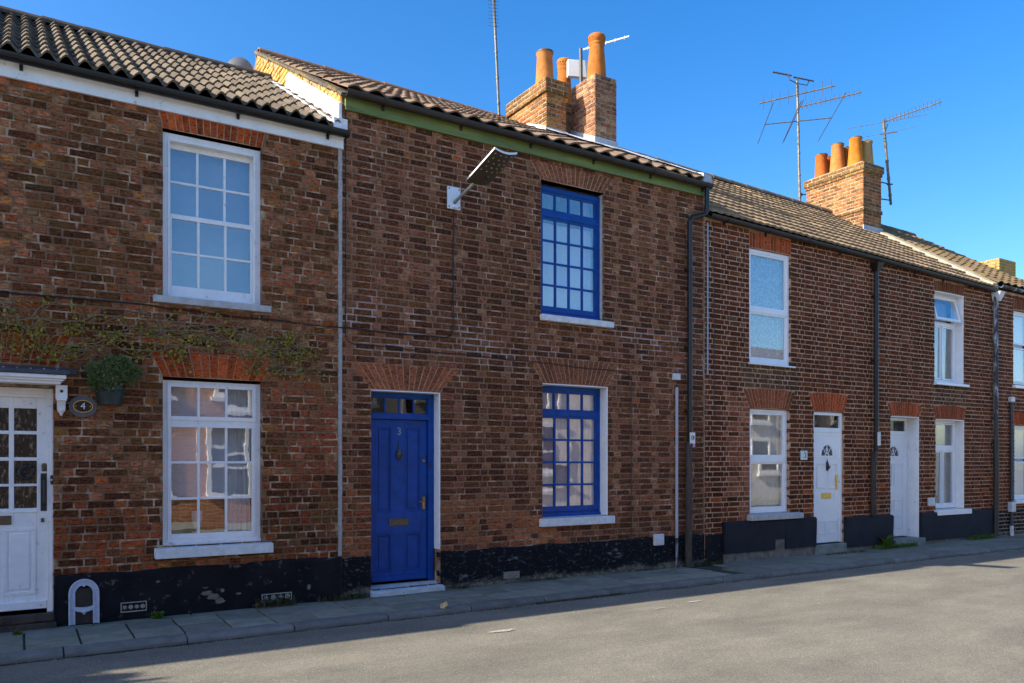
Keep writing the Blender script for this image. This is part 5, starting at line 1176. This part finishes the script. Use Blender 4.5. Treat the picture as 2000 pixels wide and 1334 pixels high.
# number plaques
t = thing("house_number_sign", "oval black number 4 plaque with a gold rim on a slate backing", "sign", (.51, 0, 2.0))
def ov(rx, rz, y0, y1, n=28): return lambda m: m.add([(.513 + rx * math.cos(2 * math.pi * i / n), y0, 2.0 + rz * math.sin(2 * math.pi * i / n)) for i in range(n)] + [(.513 + rx * math.cos(2 * math.pi * i / n), y1, 2.0 + rz * math.sin(2 * math.pi * i / n)) for i in range(n)], [tuple(range(n))] + [(i, n + i, n + (i + 1) % n, (i + 1) % n) for i in range(n)])
sub(t, "backing", "slate_plaque", ov(.115, .098, -.018, -.002)); sub(t, "rim", "gold", ov(.080, .058, -.024, -.016)); sub(t, "face", "sign_black", ov(.073, .051, -.026, -.02)); font_obj("4", .085, "sign_white", t, (.513, -.027, 2.0))
sub(t, "screw", "gold", lambda m: [m.tube([(x, -.028, 2.0), (x, -.024, 2.0)], .005, 6) for x in (.455, .571)])
t = thing("house_number_sign", "small square flowered ceramic number 2 plaque between window and door", "sign", (10.61, 0, 1.59))
sub(t, "plate", "flower_print", lambda m: m.box(10.535, 10.69, -.02, -.003, 1.515, 1.66), bevel=.003); font_obj("2", .12, "grey_digit", t, (10.635, -.022, 1.585))

# ------------------------------------------------------------------ planter, cast iron arch, climbing plant, weeds
def leaf(mb, p, d, s, w=.5):
    d = d.normalized(); sd = d.cross(Vector((J(1), J(1), J(1)))).normalized() * s * w; mb.add([p - d * .0, p + d * s * .5 + sd, p + d * s, p + d * s * .5 - sd], [(0, 1, 2, 3)])
t = thing("wall_planter", "dark green half-round wall pot holding a bushy grey-green shrub beside the number 4 plaque", "planter", (.736, 0, 2.02))
m = MB(); n = 14
for k, (z, r) in enumerate(((2.02, .095), (2.05, .100), (2.14, .122), (2.165, .135), (2.185, .135), (2.185, .12))):
    for i in range(n + 1): a = math.pi + math.pi * i / n; m.v.append((.736 + r * math.cos(a), -.004 + r * 1.05 * math.sin(a), z))
for k in range(5):
    for i in range(n): a = k * (n + 1) + i; m.f.append((a, a + 1, a + n + 2, a + n + 1))
m.f.append(tuple(range(n + 1))); m.f.append(tuple(5 * (n + 1) + i for i in range(n + 1))); m.t = [(1, 1, 1)] * len(m.f); m.m = [0] * len(m.f); m.obj("pot", "pot_green", t, smooth=False)
m = MB(); random.seed(3)
blobs = [(.66, -.10, 2.28, .10), (.76, -.12, 2.30, .11), (.87, -.09, 2.31, .10), (.74, -.08, 2.39, .085), (.83, -.08, 2.40, .075), (.60, -.07, 2.33, .07), (.93, -.06, 2.33, .07), (.62, -.08, 2.22, .07), (.72, -.13, 2.22, .08)]
for bx, by, bz, br in blobs:
    for _ in range(520):
        d = Vector((random.gauss(0, 1), random.gauss(0, 1), random.gauss(0, 1))).normalized(); p = Vector((bx, by, bz)) + d * br * random.uniform(.5, 1.15)
        if p.y > -.01: p.y = -.01
        leaf(m, p, d + Vector((J(.8), J(.8), J(.8) + .4)), random.uniform(.012, .026), .35)
m.obj("foliage", "leaf_shrub", t, kind='stuff')
sub(t, "stem", "bark", lambda m: [m.tube([(.736, -.05, 2.16), ((.736 + bx) / 2 + J(.02), by * .8, (2.16 + bz) / 2), (bx, by, bz)], [.007, .005, .003], 5) for bx, by, bz, br in blobs])
# white cast iron arch leaning at the wall foot
t = thing("cast_iron_surround", "small white arched cast iron ornament standing at the wall foot beside the number 4 door", "ornament", (.52, -.05, .0))
cx, z0 = .520, .008; Y = -.055
def ring(m, ro, ri, zs, dy, h):
    n = 20; O, I = [], []
    for i in range(n + 1): a = math.pi * i / n; O.append((cx + ro * math.cos(a), zs + ro * math.sin(a) * 1.05)); I.append((cx + ri * math.cos(a), zs + ri * math.sin(a) * 1.05))
    O = [(cx + ro, z0)] + O + [(cx - ro, z0)]; I = [(cx + ri, z0)] + I + [(cx - ri, z0)]
    for i in range(len(O) - 1):
        q = [O[i], I[i], I[i + 1], O[i + 1]]; f = [(a, Y - dy + b * .0 + (b - z0) * .06, b) for a, b in q]; k = [(a, Y + h + (b - z0) * .06, b) for a, b in q]
        m.add(f + k, [(0, 1, 2, 3), (0, 3, 7, 4), (1, 5, 6, 2)])
sub(t, "frame", "cast_white", lambda m: (ring(m, .121, .072, .285, .0, .02), ring(m, .124, .112, .285, .012, .02), ring(m, .080, .072, .285, .008, .02)))
def bar(m):
    n = 10
    for i in range(n):
        a, b = cx - .074 + .148 * i / n, cx - .074 + .148 * (i + 1) / n; f = lambda x: .115 + .9 * (x - cx) ** 2 * 4; g = lambda x: .158 + .5 * (x - cx) ** 2 * 4
        m.hexa([(a, Y, f(a)), (b, Y, f(b)), (b, Y + .02, f(b)), (a, Y + .02, f(a)), (a, Y, g(a)), (b, Y, g(b)), (b, Y + .02, g(b)), (a, Y + .02, g(a))])
sub(t, "boss", "cast_white", lambda m: m.lathe([(0, -.03), (.012, -.018), (.02, 0), (.012, .014), (0, .018)], (cx, Y + .008, .118), 12)); sub(t, "boss", "cast_white", lambda m: m.lathe([(0, -.012), (.015, 0), (0, .02)], (cx, Y + .02, .352), 10))
sub(t, "crossbar", "cast_white", bar)
sub(t, "bead", "cast_white", lambda m: [m.box(cx + s * .096 - .017, cx + s * .096 + .017, Y - .008 + z * .06, Y + .006 + z * .06, z, z + .007) for s in (-1, 1) for z in [.03 + i * .0135 for i in range(18)]])
sub(t, "back_plate", "black_iron", lambda m: m.hexa([(cx - .08, Y + .024, z0), (cx + .08, Y + .024, z0), (cx + .08, Y + .03, z0), (cx - .08, Y + .03, z0), (cx - .08, Y + .042, .33), (cx + .08, Y + .042, .33), (cx + .08, Y + .048, .33), (cx - .08, Y + .048, .33)]))
# climbing plant
t = thing("climbing_plant", "sparse yellow-green climbing plant with bare twigs on the wall between the white sash windows", "plant", (1.2, 0, 2.6))
rng = random.Random(12); st = MB(); lf = MB(); random.seed(4)
def twig(x, z, ang, ln, r, depth):
    pts = [Vector((x, -.012, z))]; n = int(ln / .03)
    for i in range(n):
        ang += rng.uniform(-.35, .35) + (.12 if z > 2.80 else 0) * (-1 if math.cos(ang) > 0 else 1) + (.10 if z < 2.50 else 0) * (1 if math.cos(ang) > 0 else -1)
        x += .03 * math.cos(ang); z += .03 * math.sin(ang) * .8; z = min(max(z, 2.40), 2.93); pts.append(Vector((x, -.013 - .012 * abs(math.sin(i * .5)), z)))
        if x > 2.80: break
        if depth < 2 and rng.random() < .12: twig(x, z, ang + rng.choice((-1, 1)) * rng.uniform(.5, 1.1), ln * rng.uniform(.3, .6), r * .7, depth + 1)
        if rng.random() < (.22 if x < 1.1 else .12):
            for _ in range(rng.randint(1, 4)): leaf(lf, Vector((x + rng.gauss(0, .02), -.02 - rng.random() * .03, z + rng.gauss(0, .022))), Vector((J(1), -.3 + J(.3), J(1))), rng.uniform(.018, .042), .42)
    if len(pts) > 2: st.tube(pts, [r * (1 - .6 * i / len(pts)) for i in range(len(pts))], 5)
twig(-.9, 2.62, .05, 1.9, .0065, 0); twig(-.3, 2.72, .0, 1.9, .006, 0); twig(.6, 2.66, .1, 1.9, .006, 0); twig(1.1, 2.80, -.1, 1.6, .005, 0); twig(1.0, 2.55, .25, 1.6, .005, 0); twig(1.9, 2.75, -.3, .9, .004, 0); twig(.3, 2.55, .1, 1.0, .005, 0); twig(2.2, 2.52, .6, .6, .0045, 0); twig(1.95, 2.62, -1.0, .4, .0045, 1)
for cx_, cz_, s_, k_ in ((.05, 2.66, .10, 90), (-.1, 2.55, .08, 60), (.45, 2.70, .08, 60), (.72, 2.68, .07, 60), (1.05, 2.75, .07, 40), (.95, 2.52, .07, 50), (1.55, 2.66, .06, 30), (1.8, 2.78, .06, 40), (2.1, 2.56, .05, 40), (2.35, 2.72, .07, 55), (2.62, 2.66, .06, 50), (1.3, 2.50, .06, 40), (.35, 2.55, .08, 60), (2.5, 2.62, .05, 40)):
    for _ in range(int(k_ * .6)): leaf(lf, Vector((cx_ + rng.gauss(0, s_), -.015 - rng.random() * .03, cz_ + rng.gauss(0, s_ * .55))), Vector((J(1), -.3 + J(.4), J(1))), rng.uniform(.018, .042), .40)
st.obj("stem", "stem_pale", t); lf.obj("foliage", "leaf_vine", t, kind='stuff')
# weeds
def weed(label, x, y, w_, h_, n, mat="leaf_weed", blade=.35, d=.05, group=None, z=0, name="weed", cat="weed"):
    m = MB()
    for _ in range(n):
        px, py = x + random.uniform(-w_, w_), y + random.uniform(-d, d); hh = h_ * random.uniform(.4, 1); a = random.uniform(0, 2 * math.pi); lean = random.uniform(.1, .7)
        D_ = Vector((math.cos(a) * lean, math.sin(a) * lean, 1)).normalized(); s_ = Vector((-math.sin(a), math.cos(a), 0)) * hh * blade * .3; b = Vector((px, py, z)); md = b + D_ * hh * .55; tp = md + (D_ + Vector((math.cos(a), math.sin(a), -.6)) * .6) * hh * .5
        m.add([b - s_ * .4, b + s_ * .4, md + s_, md - s_, tp], [(0, 1, 2, 3), (3, 2, 4)])
    return tag(m.obj(name, mat), label, cat, group)
random.seed(9)
weed("bright green weed sprouting beside the cast air vent at the foot of the left house", 1.13, -.10, .035, .09, 40, blade=1.2, d=.02)
weed("small green weed in the pavement joint below the number 4 door", .0, -.22, .03, .06, 24, blade=1.2, d=.02)
weed("tuft of dry ferny weeds over the half-hidden air vent of the left house", 2.25, -.06, .20, .14, 160, "leaf_moss", .22)
weed("low dry weeds at the wall foot just left of the blue door step", 2.98, -.05, .28, .09, 170, "leaf_moss", .3)
weed("mossy tuft at the wall foot right of the blue door step", 4.42, -.03, .12, .06, 70, "leaf_moss", .5)
weed("moss patch on the broken base below the blue ground floor window", 5.6, -.03, .3, .05, 130, "leaf_moss", .5)
weed("moss patch at the wall foot near the square white box", 7.3, -.03, .2, .05, 90, "leaf_moss", .5)
weed("weeds at the foot of the rusty downpipe", 8.5, -.06, .25, .08, 120, "leaf_moss", .5)
weed("bright grass growing between the two white doors at the step of the recessed door", 12.9, -.12, .55, .10, 620, "leaf_weed", .3, .07)
weed("tall leafy weed growing in the notch of the charcoal plinth", 12.66, -.10, .05, .32, 60, "leaf_weed", .22, .04)
weed("patch of grass at the wall foot by the peeling downpipe near the right edge", 15.7, -.08, .42, .12, 420, "leaf_weed", .3, .05)
weed("low moss along the step of the door with the brass letterbox", 11.4, -.2, .5, .04, 220, "leaf_moss", .5, .05)
for x, w_, n_ in ((.05, .05, 60), (1.6, .2, 60), (4.4, .5, 60), (6.2, .5, 160), (7.1, .3, 120)):
    pass
weed("thin line of moss in the gutter below the kerb in front of the blue window", 5.4, -1.09, .6, .03, 260, "leaf_moss", .6, .008, z=-.058, name="moss", cat="moss")
m = MB()
for i in range(1300):
    x = random.uniform(-3, 22); y = -1.085 - abs(random.gauss(0, .05)) if i % 3 else random.uniform(-3.5, -1.1); s_ = random.uniform(.002, .006); z = -.06 + .036 * math.sin(math.pi * (y + 8.05) / 7.0)
    m.add([(x - s_, y - s_ * .7, z), (x + s_, y - s_ * .5, z), (x + s_ * .6, y + s_, z), (x - s_ * .7, y + s_ * .8, z), (x, y, z + s_)], [(0, 1, 4), (1, 2, 4), (2, 3, 4), (3, 0, 4)])
g_ = m.obj("grit", "chalk"); g_["kind"] = "stuff"; tag(g_, "loose pale grit scattered on the road and in the gutter", "grit")
m = MB()
for i in range(3): leaf(m, Vector((3.66 + i * .02, -1.03, .0)), Vector((.6 + J(.6), -.3 + J(.4), .5)), .07, .5)
m.v = [(a, b, c) for a, b, c in m.v]; tag(m.obj("fallen_leaf", "leaf_dry"), "dry tan leaf lying on the kerb edge in front of the blue door", "leaf")
# pale broken render patch
rng = random.Random(31)
for a, z, w_, h_ in ((1.60, .19, .05, .022), (1.66, .15, .055, .03), (1.72, .105, .045, .03), (1.585, .245, .03, .006), (1.745, .205, .015, .02), (2.62, .17, .02, .03), (1.15, .34, .018, .012), (1.9, .16, .03, .01)):
    m = MB(); n = 26; pts = [(a, -.0165, z)] + [(a + w_ * (1 + .55 * mnoise.noise(Vector((math.cos(2 * math.pi * i / n) * 2.5, math.sin(2 * math.pi * i / n) * 2.5, a * 9))) + rng.uniform(-.18, .18)) * math.cos(2 * math.pi * i / n), -.0165, z + h_ * (1 + .6 * mnoise.noise(Vector((math.cos(2 * math.pi * i / n) * 2.5, math.sin(2 * math.pi * i / n) * 2.5, z * 50))) + rng.uniform(-.18, .18)) * math.sin(2 * math.pi * i / n)) for i in range(n)]
    m.add(pts, [(0, 1 + i, 1 + (i + 1) % n) for i in range(n)]); m.obj("bare_patch", "plinth_base", H1)

# ------------------------------------------------------------------ aerials and dish
def aer(label, loc): return thing("tv_aerial", label, "aerial", loc)
def mast(t, a, b, r, mat="aerial_metal", collars=3):
    m = MB(); a, b = Vector(a), Vector(b); m.tube([a, b], r, 10)
    for i in range(collars): p = a.lerp(b, (i + .5) / collars); m.tube([p, p + (b - a).normalized() * .05], r * 1.25, 10)
    m.obj("mast", mat, t)
def yagi(t, a, b, n, el, edir, mat="aerial_metal", rb=.015, re=.0065, matel=None, taper=0, name="antenna"):
    a, b = Vector(a), Vector(b); m = MB(); m.tube([a, b], rb, 6); A = m.obj(name, mat, t); edir = Vector(edir).normalized()
    for i in range(n):
        p = a.lerp(b, (i + .5) / n); s = el * (1 - taper * i / n); e = MB(); e.tube([p - edir * s, p + edir * s], re, 5); e.obj("element", matel or mat, A)
t = aer("tall thin leaning mast left of the orange chimney with an upright aerial on top", (7.1, 3.5, 7.0))
mast(t, (7.10, 3.5, 7.0), (6.96, 3.5, 9.62), .022, collars=6)
yagi(t, (6.92, 3.42, 8.9), (6.90, 3.42, 9.75), 14, .09, (1, -.3, .05), "aerial_dark", .009, .0035)
sub(t, "wall_bracket", "black_iron", lambda m: (m.tube([(7.08, 3.48, 7.42), (7.2, 3.35, 7.40)], .012, 6), m.tube([(7.10, 3.5, 7.44), (7.10, 3.5, 7.38)], .034, 10)))
t = aer("tall mast carrying four stacked aerials left of the six pot chimney", (15.6, 4.0, 7.4))
mast(t, (15.62, 4.0, 6.9), (15.50, 4.0, 10.47), .030, collars=7)
yagi(t, (14.78, 4.11, 10.46), (15.3, 4.0, 10.46), 4, .05, (.2, 1, 0), "aerial_dark", .017, .007); yagi(t, (15.38, 4.02, 10.46), (15.97, 3.90, 10.46), 3, .04, (.2, 1, 0), "aerial_dark", .017, .007)
sub(t, "support", "aerial_dark", lambda m: m.tube([(15.2, 4.0, 10.45), (15.22, 4.0, 10.35), (15.5, 4.0, 10.33), (15.8, 3.95, 10.34), (15.83, 3.93, 10.45)], .011, 6))
yagi(t, (15.12, 4.79, 10.07), (15.88, 3.24, 10.07), 9, .17, (.12, .05, -1), "aerial_metal", .017, .007, "aerial_dark")
yagi(t, (15.57, 3.98, 9.79), (16.13, 2.76, 9.79), 13, .08, (.15, .05, -1), "aerial_metal", .014, .0075, "aerial_dark", .2)
m = MB(); m.tube([(15.0, 4.53, 9.45), (16.03, 3.47, 9.45)], .014, 8); A = m.obj("antenna", "aerial_metal", t)
[sub(A, "element", "aerial_dark", lambda m: m.tube([a, b], .009, 5)) for a, b in (((14.25, 3.64, 9.45), (15.76, 5.39, 9.45)), ((14.71, 3.26, 9.45), (16.28, 5.06, 9.45)), ((14.74, 3.22, 9.47), (16.25, 5.0, 9.47)), ((15.19, 2.48, 9.45), (16.93, 4.51, 9.45)))]
sub(t, "wall_bracket", "black_iron", lambda m: [(m.tube([(15.62, 4.0, z), (15.72, 3.86, z - .02)], .014, 6), m.tube([(15.62, 4.0, z + .03), (15.62, 4.0, z - .03)], .045, 10)) for z in (7.75, 7.5)])
t = aer("leaning mast with a single long aerial on the right side of the six pot chimney", (16.9, 2.6, 7.4))
mast(t, (16.99, 2.6, 7.36), (16.70, 2.6, 9.24), .030, collars=5)
yagi(t, (16.72, 2.60, 9.2), (16.84, 1.34, 9.2), 15, .085, (.15, 0, -1), "aerial_metal", .014, .008, "aerial_dark")
sub(t, "dipole", "aerial_metal", lambda m: (m.tube([(16.06, 3.06, 9.06), (16.85, 1.62, 9.04)], .006, 5), m.tube([(16.44, 2.96, 8.9), (16.91, 1.94, 8.9)], .005, 5), m.tube([(16.62, 2.62, 8.9), (16.82, 2.33, 8.9)], .011, 6), m.tube([(16.73, 2.6, 8.9), (16.80, 2.55, 9.15)], .01, 6)))
sub(t, "wall_bracket", "black_iron", lambda m: (m.tube([(16.33, 2.6, 7.72), (16.60, 2.58, 7.80), (16.92, 2.6, 7.82)], .014, 6), m.tube([(16.33, 2.6, 7.52), (16.60, 2.58, 7.42), (16.98, 2.6, 7.46)], .014, 6), m.tube([(16.86, 2.6, 7.80), (17.04, 2.6, 7.84)], .018, 6)))
t = aer("white square panel aerial with a black bar behind the tallest chimney pot", (8.2, 2.7, 8.0))
sub(t, "panel", "aerial_white", lambda m: m.hexa([(8.02, 2.78, 8.10), (8.42, 2.62, 8.10), (8.44, 2.70, 8.10), (8.05, 2.86, 8.10), (8.02, 2.78, 8.39), (8.42, 2.62, 8.39), (8.44, 2.70, 8.39), (8.05, 2.86, 8.39)]), bevel=.006)
sub(t, "mast", "aerial_dark", lambda m: m.tube([(8.20, 2.64, 7.65), (8.20, 2.66, 8.56)], .030, 8))
yagi(t, (8.30, 2.72, 8.60), (8.72, 2.0, 8.62), 5, .03, (0, .2, -1), "aerial_white", .014, .005)
t = thing("satellite_dish", "grey satellite dish peeking over the ridge of the left roof", "satellite dish", (2.74, 3.6, 6.8))
m = MB(); n = 24; c = Vector((2.745, 3.62, 7.13)); ax = Vector((.35, .9, .25)).normalized(); u = ax.cross(Vector((0, 0, 1))).normalized(); v = u.cross(ax)
for k in range(6):
    for i in range(n): a = 2 * math.pi * i / n; r = .235 * k / 5 + 1e-4; m.v.append(tuple(c + (u * math.cos(a) * .88 + v * math.sin(a)) * r + ax * (r * r * .9)))
for k in range(6):
    for i in range(n): a = 2 * math.pi * i / n; r = .235 * k / 5 + 1e-4; m.v.append(tuple(c + (u * math.cos(a) * .88 + v * math.sin(a)) * r + ax * (r * r * .9 + .008)))
for q in (0, 6):
    for k in range(5):
        for i in range(n): m.f.append(((q + k) * n + i, (q + k) * n + (i + 1) % n, (q + k + 1) * n + (i + 1) % n, (q + k + 1) * n + i))
m.t = [(1, 1, 1)] * len(m.f); m.m = [0] * len(m.f); m.obj("dish", "dish_grey", t, smooth=True)
sub(t, "bracket", "black_iron", lambda m: m.tube([(2.745, 3.60, 7.1), (2.9, 3.5, 6.95), (2.99, 3.4, 6.95)], .014, 6))

# ------------------------------------------------------------------ opposite side of the street (seen in the window glass) and an unseen tree added to shade the near road
for k, (x0, x1, lab) in enumerate(((-12, -3, "cream house across the street, leftmost, seen only in reflections"), (-3, 5.5, "brick house across the street facing the number 4 house, seen only in reflections"), (5.5, 14, "cream house across the street facing the blue doored house, seen only in reflections"), (14, 26, "cream house across the street, rightmost, seen only in reflections"))):
    Hh = thing("terraced_house", lab, "house", (x0, -9.8, 0)); m = MB(); m.box(x0, x1, -15, -9.8, -.05, 4.3); m.obj("wall", "brick_opposite" if k == 1 else "render_cream", Hh)
    m = MB(); m.add([(x0, -9.65, 4.3), (x1, -9.65, 4.3), (x1, -12.4, 5.5), (x0, -12.4, 5.5), (x1, -15.1, 4.3), (x0, -15.1, 4.3)], [(1, 0, 3, 2), (2, 3, 5, 4)]); m.obj("roof", "lead_slate", Hh)
    x = x0 + .9
    while x + 1 < x1:
        for (za, zb) in ((.9, 2.3), (2.85, 4.1)):
            m = MB(); frame_box(m, x, x + .95, za, zb, -9.82, -9.74, .08, .08, .08, .1); m.box(x, x + .95, -9.8, -9.75, (za + zb) / 2 - .03, (za + zb) / 2 + .03); m.box(x - .08, x + 1.03, -9.8, -9.68, za - .1, za); W = m.obj("window", "white_paint", Hh)
            m = MB(); m.box(x + .06, x + .89, -9.79, -9.785, za + .06, zb - .06); m.obj("pane", "lead_dark", W)
        x += 1.9
t = thing("added_shade_tree", "unseen round tree added left of the picture to shade the near road corner", "tree", (-7.0, -.95, 0))  # added out of view, placed and shaped only to cast the corner shadow
sub(t, "trunk", "bark", lambda m: m.tube([(-7.0, -.95, -.06), (-6.98, -.95, 1.5), (-7.0, -1.0, 3.0)], [.11, .08, .05], 10))
m = MB(); random.seed(2)
for _ in range(11000):
    d = Vector((random.gauss(0, 1), random.gauss(0, 1), random.gauss(0, 1))).normalized(); leaf(m, Vector((-7.0, -1.06, 3.5)) + d * 1.2 * random.uniform(.3, 1) ** .5, d + Vector((J(1), J(1), J(1))), random.uniform(.06, .12), .5)
m.obj("crown", "leaf_tree", t, kind='stuff')
